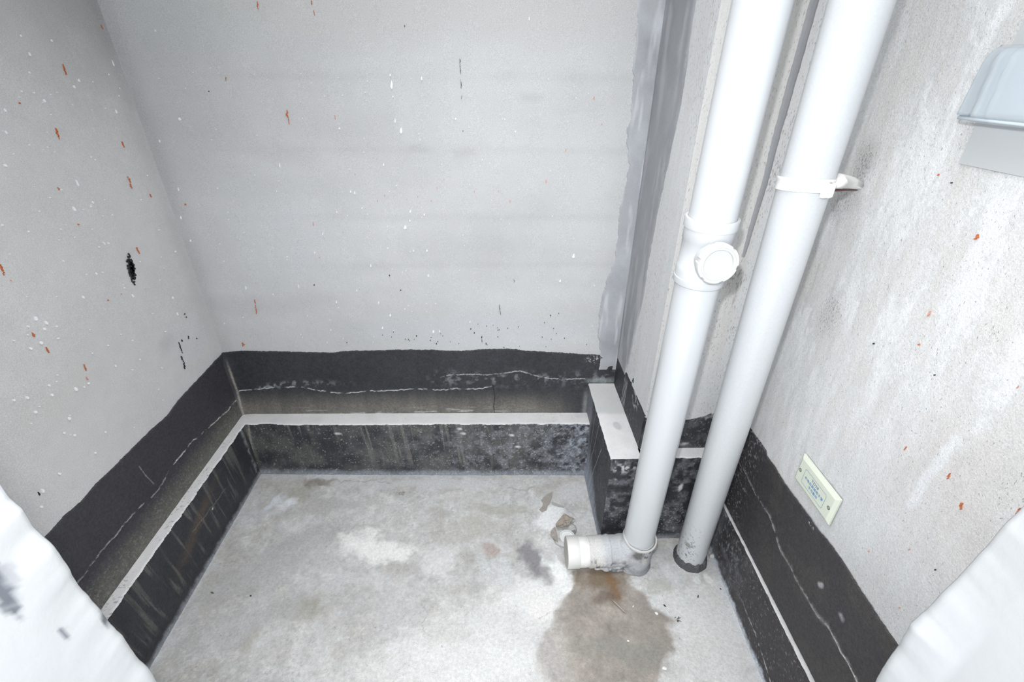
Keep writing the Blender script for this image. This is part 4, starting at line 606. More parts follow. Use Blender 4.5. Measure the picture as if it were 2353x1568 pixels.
flakes('white_splashes', P_left, [(1.2321, 1.4423, 0.0071, 0.0038, 94), (1.3414, 1.3906, 0.0062, 0.0037, 94), (1.3190, 1.3782, 0.0068, 0.0045, 94), (1.3074, 1.4711, 0.0049, 0.0034, 94), (1.2173, 1.3538, 0.0063, 0.0047, 94), (1.0543, 1.2435, 0.0066, 0.0057, 94), (1.0910, 1.3020, 0.0077, 0.0033, 94), (1.1125, 1.3417, 0.0058, 0.0027, 94), (1.2295, 1.4763, 0.0046, 0.0022, 94), (1.2106, 1.4080, 0.0042, 0.0023, 94), (1.4816, 1.4282, 0.0134, 0.0033, 94), (1.4963, 1.3317, 0.0097, 0.0081, 94), (1.4284, 1.3169, 0.0094, 0.0032, 94), (1.1685, 1.1255, 0.0105, 0.0056, 94), (1.2091, 1.1776, 0.0148, 0.0025, 94), (1.2296, 1.1261, 0.0063, 0.0026, 94), (1.1707, 1.3736, 0.0036, 0.0022, 94), (1.1993, 1.3700, 0.0031, 0.0030, 94), (0.9514, 0.9431, 0.0104, 0.0062, 94), (0.9677, 0.9238, 0.0092, 0.0051, 94), (0.9571, 0.9140, 0.0069, 0.0038, 94), (0.9344, 0.8914, 0.0077, 0.0056, 94), (0.9080, 0.8926, 0.0060, 0.0047, 94), (0.8479, 0.8061, 0.0070, 0.0044, 94), (0.9013, 0.8001, 0.0065, 0.0043, 94), (0.9525, 0.7536, 0.0124, 0.0061, 94), (0.8465, 0.7684, 0.0072, 0.0051, 94), (0.9030, 0.7041, 0.0089, 0.0058, 94), (0.9275, 0.9365, 0.0044, 0.0024, 94), (0.8962, 0.7773, 0.0066, 0.0049, 94), (0.8856, 0.9250, 0.0036, 0.0028, 94), (0.8224, 0.8184, 0.0060, 0.0042, 94), (0.9879, 0.7452, 0.0055, 0.0043, 94), (0.8187, 0.6118, 0.0073, 0.0046, 94), (0.7711, 0.6088, 0.0115, 0.0054, 94), (0.7510, 0.5808, 0.0072, 0.0042, 94), (0.8756, 0.6841, 0.0062, 0.0037, 94), (0.8937, 0.6617, 0.0064, 0.0045, 94), (0.9653, 0.6092, 0.0050, 0.0037, 94), (0.9155, 0.5845, 0.0050, 0.0041, 94), (1.0831, 0.9336, 0.0083, 0.0031, 94), (1.2280, 0.8711, 0.0096, 0.0039, 94), (1.3727, 0.7992, 0.0088, 0.0036, 94), (1.3658, 0.7453, 0.0114, 0.0036, 94), (1.0777, 1.0281, 0.0038, 0.0029, 94), (1.1477, 0.9687, 0.0067, 0.0025, 94), (1.2897, 0.7246, 0.0044, 0.0044, 94), (1.0860, 0.7955, 0.0037, 0.0033, 94), (0.9743, 0.8797, 0.0032, 0.0027, 94), (0.9857, 0.9053, 0.0039, 0.0027, 94), (1.1217, 0.6965, 0.0031, 0.0036, 94), (1.0787, 0.7373, 0.0078, 0.0025, 94), (0.9730, 0.7441, 0.0054, 0.0028, 94), (0.9857, 1.1396, 0.0038, 0.0036, 94), (1.0326, 1.1118, 0.0034, 0.0026, 94), (1.2108, 1.0257, 0.0067, 0.0022, 94), (1.2233, 1.0228, 0.0060, 0.0023, 94), (1.4583, 0.9185, 0.0043, 0.0051, 94), (0.8850, 0.6701, 0.0021, 0.0016, 94), (1.2825, 1.2251, 0.0032, 0.0021, 94), (0.9745, 1.1108, 0.0013, 0.0017, 94), (1.1742, 0.5527, 0.0025, 0.0029, 94), (1.0915, 1.0737, 0.0020, 0.0015, 94), (0.9577, 0.9923, 0.0016, 0.0021, 94), (0.7946, 0.7842, 0.0019, 0.0009, 94), (1.3019, 0.9433, 0.0037, 0.0026, 94), (1.4596, 1.3523, 0.0029, 0.0028, 94), (1.7850, 1.4184, 0.0020, 0.0045, 94), (1.4987, 1.0027, 0.0039, 0.0034, 94), (1.1348, 1.0663, 0.0027, 0.0012, 94), (0.9764, 0.8793, 0.0021, 0.0016, 94), (1.1197, 1.1634, 0.0025, 0.0022, 94), (1.4914, 0.9396, 0.0027, 0.0029, 94), (1.0839, 1.2613, 0.0021, 0.0018, 94), (1.1880, 1.2913, 0.0015, 0.0014, 94), (1.2915, 1.2171, 0.0032, 0.0024, 94), (1.1261, 1.0995, 0.0016, 0.0023, 94), (1.3966, 1.0929, 0.0035, 0.0023, 94), (1.1579, 1.2592, 0.0016, 0.0020, 94), (1.1375, 0.7995, 0.0022, 0.0027, 94), (1.2198, 1.1213, 0.0025, 0.0021, 94), (1.0792, 1.1428, 0.0025, 0.0020, 94), (1.6249, 1.2307, 0.0040, 0.0044, 94), (1.0451, 0.5564, 0.0026, 0.0026, 94), (1.6537, 1.3037, 0.0032, 0.0048, 94), (0.9208, 0.7971, 0.0035, 0.0015, 94), (1.1299, 1.2726, 0.0026, 0.0017, 94), (1.1095, 1.0941, 0.0032, 0.0015, 94), (0.7930, 0.7999, 0.0021, 0.0012, 94), (1.6280, 1.1340, 0.0022, 0.0048, 94), (1.1720, 1.2624, 0.0029, 0.0015, 94), (1.5302, 1.0955, 0.0027, 0.0025, 94), (1.1671, 0.9643, 0.0026, 0.0022, 94), (0.9303, 0.8086, 0.0036, 0.0019, 94), (1.6128, 1.3571, 0.0023, 0.0025, 94), (0.8263, 0.7535, 0.0034, 0.0018, 94), (1.3936, 1.3264, 0.0023, 0.0016, 94), (1.5733, 1.1615, 0.0026, 0.0046, 94), (0.8598, 0.7732, 0.0023, 0.0016, 94), (0.8394, 0.8129, 0.0023, 0.0012, 94), (1.2130, 0.9108, 0.0024, 0.0016, 94), (1.4509, 1.4025, 0.0031, 0.0023, 94), (1.0941, 1.1928, 0.0015, 0.0015, 94), (1.2422, 1.0891, 0.0023, 0.0019, 94), (1.0351, 0.8030, 0.0028, 0.0023, 94), (1.3448, 1.3265, 0.0018, 0.0030, 94), (1.2185, 1.1180, 0.0026, 0.0028, 94), (1.1741, 1.1473, 0.0021, 0.0012, 94), (1.2079, 1.0298, 0.0027, 0.0021, 94), (1.0583, 0.8565, 0.0021, 0.0026, 94), (0.8547, 0.8326, 0.0019, 0.0017, 94), (1.2417, 1.3653, 0.0021, 0.0026, 94), (1.1758, 0.5907, 0.0051, 0.0016, 94), (1.2914, 1.3408, 0.0027, 0.0021, 94), (1.1594, 0.7063, 0.0047, 0.0027, 94), (1.3837, 0.8921, 0.0023, 0.0039, 94), (1.1590, 1.3635, 0.0024, 0.0015, 94), (1.5105, 1.3984, 0.0020, 0.0034, 94), (0.9694, 1.0833, 0.0028, 0.0012, 94), (1.1641, 0.7658, 0.0036, 0.0028, 94), (1.5451, 1.4109, 0.0020, 0.0031, 94), (1.6624, 1.2015, 0.0034, 0.0026, 94), (1.4216, 0.9983, 0.0033, 0.0034, 94), (0.9174, 0.9213, 0.0029, 0.0019, 94), (1.1845, 1.2507, 0.0016, 0.0026, 94), (1.1931, 1.1178, 0.0025, 0.0024, 94), (1.1575, 1.1725, 0.0028, 0.0024, 94), (1.2618, 1.3679, 0.0028, 0.0025, 94), (1.2730, 1.0829, 0.0037, 0.0022, 94), (1.2106, 1.3504, 0.0018, 0.0021, 94), (0.9075, 0.7095, 0.0032, 0.0016, 94), (1.2121, 0.9021, 0.0033, 0.0023, 94), (1.1901, 1.0240, 0.0034, 0.0016, 94), (1.4576, 1.1473, 0.0037, 0.0019, 94), (1.1929, 1.0691, 0.0030, 0.0016, 94), (1.2191, 1.3255, 0.0022, 0.0021, 94), (1.0850, 1.3050, 0.0015, 0.0022, 94), (1.1200, 0.9779, 0.0022, 0.0022, 94), (1.2701, 0.7955, 0.0021, 0.0025, 94), (1.3848, 1.3870, 0.0028, 0.0021, 94), (1.0203, 0.9641, 0.0027, 0.0017, 94), (1.3888, 0.9250, 0.0029, 0.0019, 94), (1.2689, 1.1232, 0.0027, 0.0020, 94), (1.1420, 1.3967, 0.0013, 0.0011, 94), (1.3477, 0.8683, 0.0027, 0.0033, 94), (1.4729, 1.3699, 0.0030, 0.0022, 94), (1.7364, 1.2764, 0.0027, 0.0031, 94), (1.2195, 0.6385, 0.0039, 0.0019, 94)], M_white_mark, wl)
flakes('black_smears', P_left, [(1.3242, 0.6630, 0.0082, 0.0011, 94), (1.3243, 0.6560, 0.0083, 0.0017, 94), (1.3224, 0.6501, 0.0067, 0.0022, 94), (1.3230, 0.6428, 0.0093, 0.0010, 94), (1.3223, 0.6362, 0.0056, 0.0013, 94), (1.3221, 0.6293, 0.0042, 0.0007, 94), (1.3115, 0.6189, 0.0098, 0.0033, 94), (1.3105, 0.6121, 0.0091, 0.0028, 94), (1.3121, 0.6037, 0.0051, 0.0023, 94), (1.3128, 0.5959, 0.0057, 0.0020, 94), (1.3092, 0.5928, 0.0086, 0.0019, 94), (1.3087, 0.5865, 0.0069, 0.0045, 94), (1.3056, 0.5818, 0.0090, 0.0027, 94), (1.3747, 0.6590, 0.0050, 0.0015, 94), (1.3728, 0.6562, 0.0028, 0.0021, 94), (1.3718, 0.6530, 0.0032, 0.0020, 94), (1.3405, 0.6634, 0.0071, 0.0034, 94), (0.7620, 0.6130, 0.0036, 0.0011, 94), (0.7618, 0.6096, 0.0040, 0.0021, 94), (0.7612, 0.6067, 0.0031, 0.0015, 94), (1.4085, 0.6326, 0.0038, 0.0030, 94), (1.3955, 0.7304, 0.0035, 0.0043, 94), (1.3980, 0.7181, 0.0035, 0.0043, 94), (1.5075, 0.6432, 0.0052, 0.0050, 94), (1.2685, 0.9326, 0.0046, 0.0034, 94), (1.2619, 0.9420, 0.0024, 0.0039, 94), (1.2657, 0.9401, 0.0052, 0.0007, 94), (1.2667, 0.9360, 0.0048, 0.0012, 94), (1.2665, 0.9322, 0.0034, 0.0014, 94), (1.2539, 0.9288, 0.0058, 0.0018, 94), (1.2623, 0.9623, 0.0046, 0.0029, 94), (1.2603, 0.9440, 0.0019, 0.0010, 94), (1.2620, 0.9403, 0.0023, 0.0029, 94), (1.2617, 0.9373, 0.0042, 0.0012, 94), (1.2637, 0.9412, 0.0034, 0.0016, 94), (1.2630, 0.9381, 0.0041, 0.0027, 94), (1.2641, 0.9343, 0.0021, 0.0018, 94), (1.2532, 0.9480, 0.0063, 0.0040, 94), (1.2736, 0.9597, 0.0043, 0.0033, 94), (1.2586, 0.9320, 0.0031, 0.0020, 94), (1.2556, 0.9193, 0.0054, 0.0021, 94), (1.2667, 0.9541, 0.0040, 0.0028, 94), (1.2682, 0.9702, 0.0049, 0.0028, 94), (1.2458, 0.9066, 0.0050, 0.0016, 94), (1.2467, 0.9110, 0.0061, 0.0023, 94), (1.2585, 0.9446, 0.0028, 0.0015, 94), (1.2599, 0.9407, 0.0028, 0.0032, 94), (1.2589, 0.9379, 0.0028, 0.0012, 94), (1.2636, 0.9412, 0.0022, 0.0014, 94), (1.2649, 0.9374, 0.0047, 0.0023, 94), (1.2627, 0.9348, 0.0047, 0.0021, 94), (1.2579, 0.9090, 0.0042, 0.0016, 94), (1.2734, 0.9448, 0.0025, 0.0007, 94), (1.2736, 0.9415, 0.0031, 0.0010, 94), (1.2726, 0.9386, 0.0043, 0.0004, 94), (1.2620, 0.9413, 0.0065, 0.0024, 94), (1.2475, 0.9028, 0.0043, 0.0027, 94), (1.2648, 0.9387, 0.0059, 0.0014, 94), (1.2656, 0.9291, 0.0059, 0.0018, 94), (1.2535, 0.9026, 0.0036, 0.0028, 94), (1.2551, 0.9247, 0.0047, 0.0027, 94), (1.2608, 0.9533, 0.0051, 0.0029, 94), (1.2544, 0.9186, 0.0044, 0.0030, 94), (1.2666, 0.9376, 0.0047, 0.0009, 94), (1.2668, 0.9338, 0.0051, 0.0025, 94), (1.2666, 0.9302, 0.0025, 0.0013, 94), (1.2625, 0.9396, 0.0048, 0.0032, 94), (1.2558, 0.9128, 0.0052, 0.0015, 94), (1.2618, 0.9520, 0.0058, 0.0023, 94), (1.2557, 0.9478, 0.0024, 0.0015, 94), (1.2573, 0.9607, 0.0034, 0.0023, 94), (1.2632, 0.9506, 0.0042, 0.0022, 94), (1.2715, 0.9509, 0.0038, 0.0023, 94), (1.2605, 0.9369, 0.0058, 0.0038, 94), (1.2667, 0.9433, 0.0040, 0.0007, 94), (1.2669, 0.9401, 0.0044, 0.0020, 94), (1.2673, 0.9368, 0.0030, 0.0009, 94), (1.2653, 0.9278, 0.0063, 0.0017, 94), (1.2690, 0.9450, 0.0031, 0.0009, 94), (1.2682, 0.9421, 0.0022, 0.0017, 94), (1.2690, 0.9387, 0.0044, 0.0013, 94), (1.2575, 0.9315, 0.0042, 0.0033, 94), (1.2542, 0.9242, 0.0035, 0.0016, 94), (1.2648, 0.9511, 0.0026, 0.0010, 94), (1.2640, 0.9485, 0.0036, 0.0035, 94), (1.2640, 0.9455, 0.0037, 0.0020, 94), (1.2651, 0.9326, 0.0036, 0.0018, 94), (1.2641, 0.9298, 0.0037, 0.0019, 94), (1.2641, 0.9267, 0.0038, 0.0017, 94), (1.2557, 0.9333, 0.0031, 0.0022, 94), (1.2567, 0.9349, 0.0043, 0.0026, 94), (1.2690, 0.9547, 0.0042, 0.0009, 94), (1.2691, 0.9515, 0.0019, 0.0013, 94), (1.2684, 0.9486, 0.0036, 0.0007, 94), (1.2499, 0.8955, 0.0053, 0.0024, 94), (1.2744, 0.9751, 0.0054, 0.0016, 94), (1.2518, 0.9420, 0.0063, 0.0030, 94), (1.2680, 0.9389, 0.0037, 0.0016, 94), (1.2638, 0.9526, 0.0033, 0.0008, 94), (1.2631, 0.9499, 0.0033, 0.0013, 94), (1.2633, 0.9469, 0.0026, 0.0008, 94), (1.2528, 0.9192, 0.0034, 0.0020, 94), (1.2527, 0.9162, 0.0030, 0.0024, 94), (1.2508, 0.9140, 0.0038, 0.0020, 94), (1.2530, 0.9201, 0.0024, 0.0031, 94), (1.2640, 0.9285, 0.0061, 0.0029, 94), (1.2749, 0.9708, 0.0045, 0.0018, 94), (1.2732, 0.9332, 0.0053, 0.0040, 94), (1.2669, 0.9427, 0.0053, 0.0038, 94), (1.2658, 0.9224, 0.0037, 0.0018, 94), (1.2662, 0.9190, 0.0024, 0.0031, 94), (1.2656, 0.9160, 0.0037, 0.0014, 94), (1.2611, 0.9363, 0.0061, 0.0042, 94), (1.2594, 0.9234, 0.0038, 0.0027, 94), (1.2696, 0.9533, 0.0061, 0.0014, 94), (1.2605, 0.9281, 0.0030, 0.0015, 94), (1.2513, 0.9036, 0.0027, 0.0021, 94), (1.2681, 0.9413, 0.0043, 0.0033, 94), (1.2636, 0.9519, 0.0033, 0.0022, 94), (1.2618, 0.9194, 0.0060, 0.0023, 94), (1.2608, 0.9268, 0.0044, 0.0031, 94), (1.2563, 0.9386, 0.0038, 0.0016, 94), (1.2562, 0.9354, 0.0019, 0.0017, 94), (1.2553, 0.9326, 0.0035, 0.0011, 94), (1.2684, 0.9513, 0.0048, 0.0031, 94), (1.2719, 0.9591, 0.0044, 0.0019, 94), (1.2682, 0.9633, 0.0026, 0.0022, 94), (1.2739, 0.9676, 0.0059, 0.0020, 94), (1.2505, 0.9141, 0.0035, 0.0023, 94), (1.2609, 0.9120, 0.0054, 0.0033, 94), (1.2523, 0.9333, 0.0064, 0.0030, 94), (1.2604, 0.9170, 0.0024, 0.0017, 94), (1.2601, 0.9368, 0.0029, 0.0017, 94), (1.2574, 0.9299, 0.0025, 0.0038, 94), (1.2604, 0.9105, 0.0054, 0.0031, 94), (1.2539, 0.9158, 0.0061, 0.0014, 94), (1.2552, 0.9401, 0.0033, 0.0004, 94), (1.2548, 0.9373, 0.0023, 0.0007, 94), (1.2541, 0.9346, 0.0025, 0.0005, 94), (1.2493, 0.9422, 0.0027, 0.0024, 94), (1.2682, 0.9675, 0.0033, 0.0017, 94), (1.2694, 0.9372, 0.0019, 0.0011, 94), (1.2695, 0.9341, 0.0034, 0.0021, 94), (1.2690, 0.9311, 0.0042, 0.0006, 94), (1.2693, 0.9472, 0.0042, 0.0025, 94), (1.2598, 0.9213, 0.0026, 0.0009, 94), (1.2591, 0.9184, 0.0041, 0.0015, 94), (1.2587, 0.9153, 0.0035, 0.0006, 94), (1.2588, 0.9384, 0.0065, 0.0039, 94), (1.2591, 0.9487, 0.0049, 0.0031, 94), (1.2578, 0.9298, 0.0029, 0.0035, 94), (1.2538, 0.9200, 0.0045, 0.0030, 94), (1.2644, 0.9301, 0.0035, 0.0032, 94), (1.2671, 0.9405, 0.0063, 0.0043, 94), (1.2724, 0.9415, 0.0046, 0.0039, 94), (1.2633, 0.9495, 0.0035, 0.0014, 94), (1.2675, 0.9535, 0.0032, 0.0022, 94), (1.2738, 0.9470, 0.0031, 0.0040, 94), (1.2694, 0.9598, 0.0044, 0.0031, 94), (1.2531, 0.9298, 0.0049, 0.0034, 94), (1.2547, 0.9278, 0.0063, 0.0040, 94), (1.2663, 0.9489, 0.0035, 0.0033, 94), (1.2574, 0.9605, 0.0062, 0.0019, 94), (1.2645, 0.9305, 0.0034, 0.0035, 94), (1.2482, 0.9163, 0.0035, 0.0031, 94), (1.2693, 0.9420, 0.0064, 0.0016, 94), (1.2578, 0.9079, 0.0036, 0.0020, 94), (1.2655, 0.9607, 0.0023, 0.0020, 94), (1.2695, 0.9545, 0.0033, 0.0027, 94), (1.2558, 0.9209, 0.0051, 0.0016, 94), (1.2712, 0.9378, 0.0030, 0.0042, 94), (1.2591, 0.9343, 0.0030, 0.0011, 94), (1.2595, 0.9306, 0.0043, 0.0017, 94), (1.2590, 0.9274, 0.0039, 0.0009, 94), (1.2517, 0.9365, 0.0040, 0.0034, 94), (1.2600, 0.9573, 0.0036, 0.0031, 94), (1.2532, 0.9124, 0.0047, 0.0016, 94), (1.2668, 0.9530, 0.0059, 0.0030, 94), (1.2635, 0.9475, 0.0058, 0.0031, 94), (1.2669, 0.9175, 0.0057, 0.0017, 94), (1.2582, 0.9288, 0.0042, 0.0034, 94), (1.2637, 0.9562, 0.0054, 0.0024, 94), (1.2664, 0.9399, 0.0027, 0.0036, 94), (1.2546, 0.9422, 0.0033, 0.0012, 94), (1.2557, 0.9388, 0.0042, 0.0020, 94), (1.2544, 0.9362, 0.0040, 0.0006, 94), (1.2678, 0.9400, 0.0036, 0.0007, 94), (1.2676, 0.9367, 0.0038, 0.0015, 94), (1.2675, 0.9333, 0.0032, 0.0005, 94), (1.2657, 0.9500, 0.0063, 0.0023, 94), (1.2693, 0.9439, 0.0053, 0.0036, 94), (1.2749, 0.9544, 0.0028, 0.0020, 94), (1.2613, 0.9326, 0.0042, 0.0014, 94), (1.2626, 0.9291, 0.0041, 0.0028, 94), (1.2607, 0.9268, 0.0042, 0.0015, 94), (1.2639, 0.9312, 0.0048, 0.0037, 94), (1.2507, 0.9286, 0.0055, 0.0017, 94), (1.2667, 0.9453, 0.0052, 0.0030, 94), (1.2650, 0.9346, 0.0026, 0.0009, 94), (1.2648, 0.9315, 0.0026, 0.0010, 94), (1.2642, 0.9286, 0.0034, 0.0006, 94), (1.2482, 0.9325, 0.0040, 0.0013, 94), (1.2475, 0.9294, 0.0034, 0.0014, 94), (1.2486, 0.9256, 0.0041, 0.0008, 94), (1.2664, 0.9592, 0.0052, 0.0035, 94), (1.2592, 0.9476, 0.0023, 0.0018, 94), (1.2590, 0.9444, 0.0035, 0.0020, 94), (1.2594, 0.9410, 0.0035, 0.0015, 94), (1.2643, 0.9608, 0.0023, 0.0030, 94), (1.2599, 0.9495, 0.0051, 0.0026, 94), (1.2661, 0.9271, 0.0026, 0.0028, 94), (1.2608, 0.9500, 0.0053, 0.0039, 94), (1.2575, 0.9337, 0.0037, 0.0011, 94), (1.2581, 0.9304, 0.0026, 0.0019, 94), (1.2578, 0.9274, 0.0030, 0.0012, 94), (1.2589, 0.9208, 0.0035, 0.0015, 94), (1.2725, 0.9756, 0.0034, 0.0024, 94), (1.2609, 0.9442, 0.0035, 0.0008, 94), (1.2596, 0.9414, 0.0032, 0.0032, 94), (1.2607, 0.9377, 0.0034, 0.0008, 94), (1.2519, 0.9134, 0.0057, 0.0020, 94), (1.2477, 0.9301, 0.0028, 0.0011, 94), (1.2473, 0.9272, 0.0034, 0.0017, 94), (1.2474, 0.9241, 0.0028, 0.0010, 94), (1.2554, 0.9386, 0.0030, 0.0015, 94), (1.2607, 0.9261, 0.0032, 0.0027, 94), (1.2576, 0.9461, 0.0047, 0.0033, 94), (1.2705, 0.9439, 0.0022, 0.0009, 94), (1.2702, 0.9411, 0.0019, 0.0024, 94), (1.2697, 0.9382, 0.0028, 0.0009, 94), (1.2671, 0.9174, 0.0061, 0.0023, 94), (1.2707, 0.9499, 0.0053, 0.0019, 94), (1.2586, 0.9251, 0.0065, 0.0017, 94), (1.2661, 0.9477, 0.0034, 0.0018, 94), (1.2663, 0.9449, 0.0025, 0.0017, 94), (1.2645, 0.9249, 0.0027, 0.0014, 94), (1.2685, 0.9531, 0.0058, 0.0015, 94), (1.2690, 0.9501, 0.0025, 0.0039, 94), (1.2640, 0.9345, 0.0052, 0.0019, 94), (1.2620, 0.9497, 0.0030, 0.0015, 94), (1.2590, 0.9435, 0.0042, 0.0008, 94), (1.2581, 0.9406, 0.0033, 0.0021, 94), (1.2576, 0.9377, 0.0023, 0.0013, 94), (1.2563, 0.9243, 0.0037, 0.0020, 94), (1.2523, 0.9301, 0.0042, 0.0016, 94), (1.2562, 0.9599, 0.0051, 0.0013, 94), (1.2603, 0.9294, 0.0033, 0.0015, 94), (1.2570, 0.9123, 0.0065, 0.0018, 94), (1.2554, 0.9178, 0.0062, 0.0035, 94), (1.2602, 0.9329, 0.0041, 0.0032, 94), (1.2592, 0.9303, 0.0040, 0.0039, 94), (1.2616, 0.9227, 0.0041, 0.0032, 94), (1.2577, 0.9279, 0.0064, 0.0034, 94), (1.2538, 0.9310, 0.0021, 0.0008, 94), (1.2535, 0.9278, 0.0040, 0.0019, 94), (1.2520, 0.9251, 0.0039, 0.0014, 94), (1.2670, 0.9469, 0.0065, 0.0027, 94), (1.2671, 0.9395, 0.0035, 0.0009, 94), (1.2665, 0.9367, 0.0023, 0.0028, 94), (1.2665, 0.9336, 0.0035, 0.0010, 94), (1.2580, 0.9432, 0.0051, 0.0018, 94), (1.2611, 0.9383, 0.0051, 0.0038, 94), (1.2608, 0.9413, 0.0037, 0.0040, 94), (1.2615, 0.9617, 0.0062, 0.0023, 94), (1.2512, 0.9162, 0.0039, 0.0021, 94), (1.2596, 0.9236, 0.0043, 0.0005, 94), (1.2597, 0.9203, 0.0030, 0.0008, 94), (1.2594, 0.9171, 0.0020, 0.0005, 94), (1.2631, 0.9450, 0.0028, 0.0033, 94), (1.2636, 0.9360, 0.0033, 0.0035, 94), (1.2622, 0.9394, 0.0037, 0.0045, 94), (1.2677, 0.9301, 0.0048, 0.0038, 94), (1.2646, 0.9626, 0.0046, 0.0017, 94), (1.2632, 0.9363, 0.0021, 0.0004, 94), (1.2632, 0.9331, 0.0039, 0.0017, 94), (1.2624, 0.9301, 0.0031, 0.0006, 94), (1.2499, 0.8955, 0.0031, 0.0023, 94), (1.2599, 0.9192, 0.0035, 0.0034, 94), (1.2629, 0.9571, 0.0059, 0.0034, 94), (1.2716, 0.9481, 0.0046, 0.0017, 94), (1.2529, 0.9303, 0.0030, 0.0011, 94), (1.2524, 0.9275, 0.0019, 0.0016, 94), (1.2518, 0.9247, 0.0033, 0.0008, 94), (1.2661, 0.9561, 0.0058, 0.0015, 94), (1.2703, 0.9464, 0.0027, 0.0029, 94), (1.2567, 0.9409, 0.0062, 0.0033, 94), (1.2669, 0.9348, 0.0038, 0.0012, 94), (1.2656, 0.9316, 0.0038, 0.0014, 94), (1.2660, 0.9277, 0.0038, 0.0007, 94), (1.2649, 0.9432, 0.0036, 0.0018, 94), (1.2519, 0.9127, 0.0062, 0.0033, 94), (1.2661, 0.9690, 0.0044, 0.0020, 94), (1.2501, 0.9020, 0.0059, 0.0020, 94), (1.2552, 0.9404, 0.0033, 0.0022, 94), (1.2548, 0.9369, 0.0043, 0.0035, 94), (1.2542, 0.9334, 0.0042, 0.0012, 94), (1.2770, 0.9429, 0.0033, 0.0016, 94), (1.2582, 0.9412, 0.0054, 0.0034, 94), (1.2554, 0.9085, 0.0036, 0.0021, 94), (1.2734, 0.9504, 0.0060, 0.0021, 94), (1.2613, 0.9243, 0.0046, 0.0016, 94), (1.2639, 0.9174, 0.0059, 0.0038, 94), (1.2511, 0.9019, 0.0038, 0.0016, 94), (1.2697, 0.9421, 0.0053, 0.0030, 94), (1.2750, 0.9559, 0.0036, 0.0024, 94), (1.2501, 0.9151, 0.0037, 0.0018, 94), (1.2610, 0.9364, 0.0031, 0.0031, 94), (1.2642, 0.9474, 0.0026, 0.0019, 94), (1.2545, 0.9409, 0.0039, 0.0013, 94), (1.2561, 0.9366, 0.0036, 0.0023, 94), (1.2556, 0.9331, 0.0023, 0.0020, 94), (1.2605, 0.9325, 0.0034, 0.0014, 94), (1.2680, 0.9505, 0.0026, 0.0028, 94), (1.2608, 0.9235, 0.0037, 0.0035, 94), (1.2674, 0.9479, 0.0026, 0.0025, 94), (1.2614, 0.9601, 0.0021, 0.0020, 94), (1.2625, 0.9567, 0.0023, 0.0015, 94), (1.2629, 0.9536, 0.0034, 0.0018, 94), (1.2642, 0.9391, 0.0034, 0.0015, 94), (1.2642, 0.9359, 0.0027, 0.0032, 94), (1.2643, 0.9328, 0.0028, 0.0012, 94), (1.2711, 0.9694, 0.0044, 0.0018, 94), (1.2624, 0.9351, 0.0062, 0.0043, 94), (1.2542, 0.9220, 0.0057, 0.0036, 94), (1.2527, 0.9304, 0.0046, 0.0028, 94), (1.2635, 0.9305, 0.0063, 0.0044, 94), (1.2655, 0.9544, 0.0040, 0.0024, 94), (1.2552, 0.9362, 0.0039, 0.0010, 94), (1.2545, 0.9330, 0.0045, 0.0013, 94), (1.2544, 0.9295, 0.0037, 0.0010, 94), (1.2704, 0.9430, 0.0046, 0.0039, 94), (1.2470, 0.9220, 0.0053, 0.0014, 94), (1.2650, 0.9574, 0.0046, 0.0020, 94), (1.2535, 0.9508, 0.0028, 0.0032, 94), (1.2706, 0.9527, 0.0021, 0.0010, 94), (1.2698, 0.9499, 0.0019, 0.0038, 94), (1.2703, 0.9466, 0.0038, 0.0009, 94), (1.2615, 0.9484, 0.0044, 0.0009, 94), (1.2612, 0.9451, 0.0033, 0.0009, 94), (1.2605, 0.9420, 0.0024, 0.0007, 94), (1.2742, 0.9591, 0.0037, 0.0019, 94), (1.2497, 0.8975, 0.0035, 0.0018, 94)], M_black_mark, wl)
flakes('orange_splashes', P_right, [(0.6744, 1.2050, 0.0031, 0.0021, 94), (0.6734, 1.2026, 0.0031, 0.0038, 94), (0.6752, 1.1993, 0.0025, 0.0023, 94), (0.5282, 0.8580, 0.0054, 0.0010, 94), (0.5279, 0.8538, 0.0032, 0.0026, 94), (0.5271, 0.8501, 0.0025, 0.0011, 94), (0.4907, 0.8329, 0.0046, 0.0025, 94), (0.4905, 0.8293, 0.0043, 0.0021, 94), (0.4887, 0.8274, 0.0024, 0.0017, 94), (0.4874, 0.8250, 0.0027, 0.0015, 94), (0.4293, 0.8928, 0.0045, 0.0007, 94), (0.4286, 0.8895, 0.0036, 0.0016, 94), (0.4286, 0.8853, 0.0047, 0.0009, 94), (0.6114, 0.8389, 0.0034, 0.0009, 94), (0.6120, 0.8356, 0.0019, 0.0012, 94), (0.6121, 0.8327, 0.0022, 0.0011, 94), (0.6800, 1.0108, 0.0031, 0.0025, 94), (0.7865, 1.2715, 0.0030, 0.0020, 94)], M_orange_mark, wr)
flakes('faint_red_splashes', P_right, [(0.6888, 1.0650, 0.0105, 0.0016, 94), (0.5756, 0.6013, 0.0045, 0.0021, 94), (0.5171, 0.6863, 0.0032, 0.0014, 94), (0.4783, 0.5755, 0.0035, 0.0014, 94), (0.5148, 1.0389, 0.0049, 0.0008, 94)], M_pink_mark, wr)
flakes('black_smears', P_right, [(0.7567, 1.2651, 0.0019, 0.0024, 94), (0.6293, 0.9818, 0.0024, 0.0016, 94), (0.4675, 0.7015, 0.0030, 0.0017, 94), (0.7671, 0.9617, 0.0028, 0.0029, 94)], M_black_mark, wr)
flakes('black_smears', P_cl, [(1.2667, 0.5386, 0.0088, 0.0074, 94), (1.2674, 0.5313, 0.0088, 0.0125, 94), (1.2809, 0.5148, 0.0073, 0.0130, 94), (1.2785, 0.5095, 0.0100, 0.0039, 94)], M_black_mark, ws_)


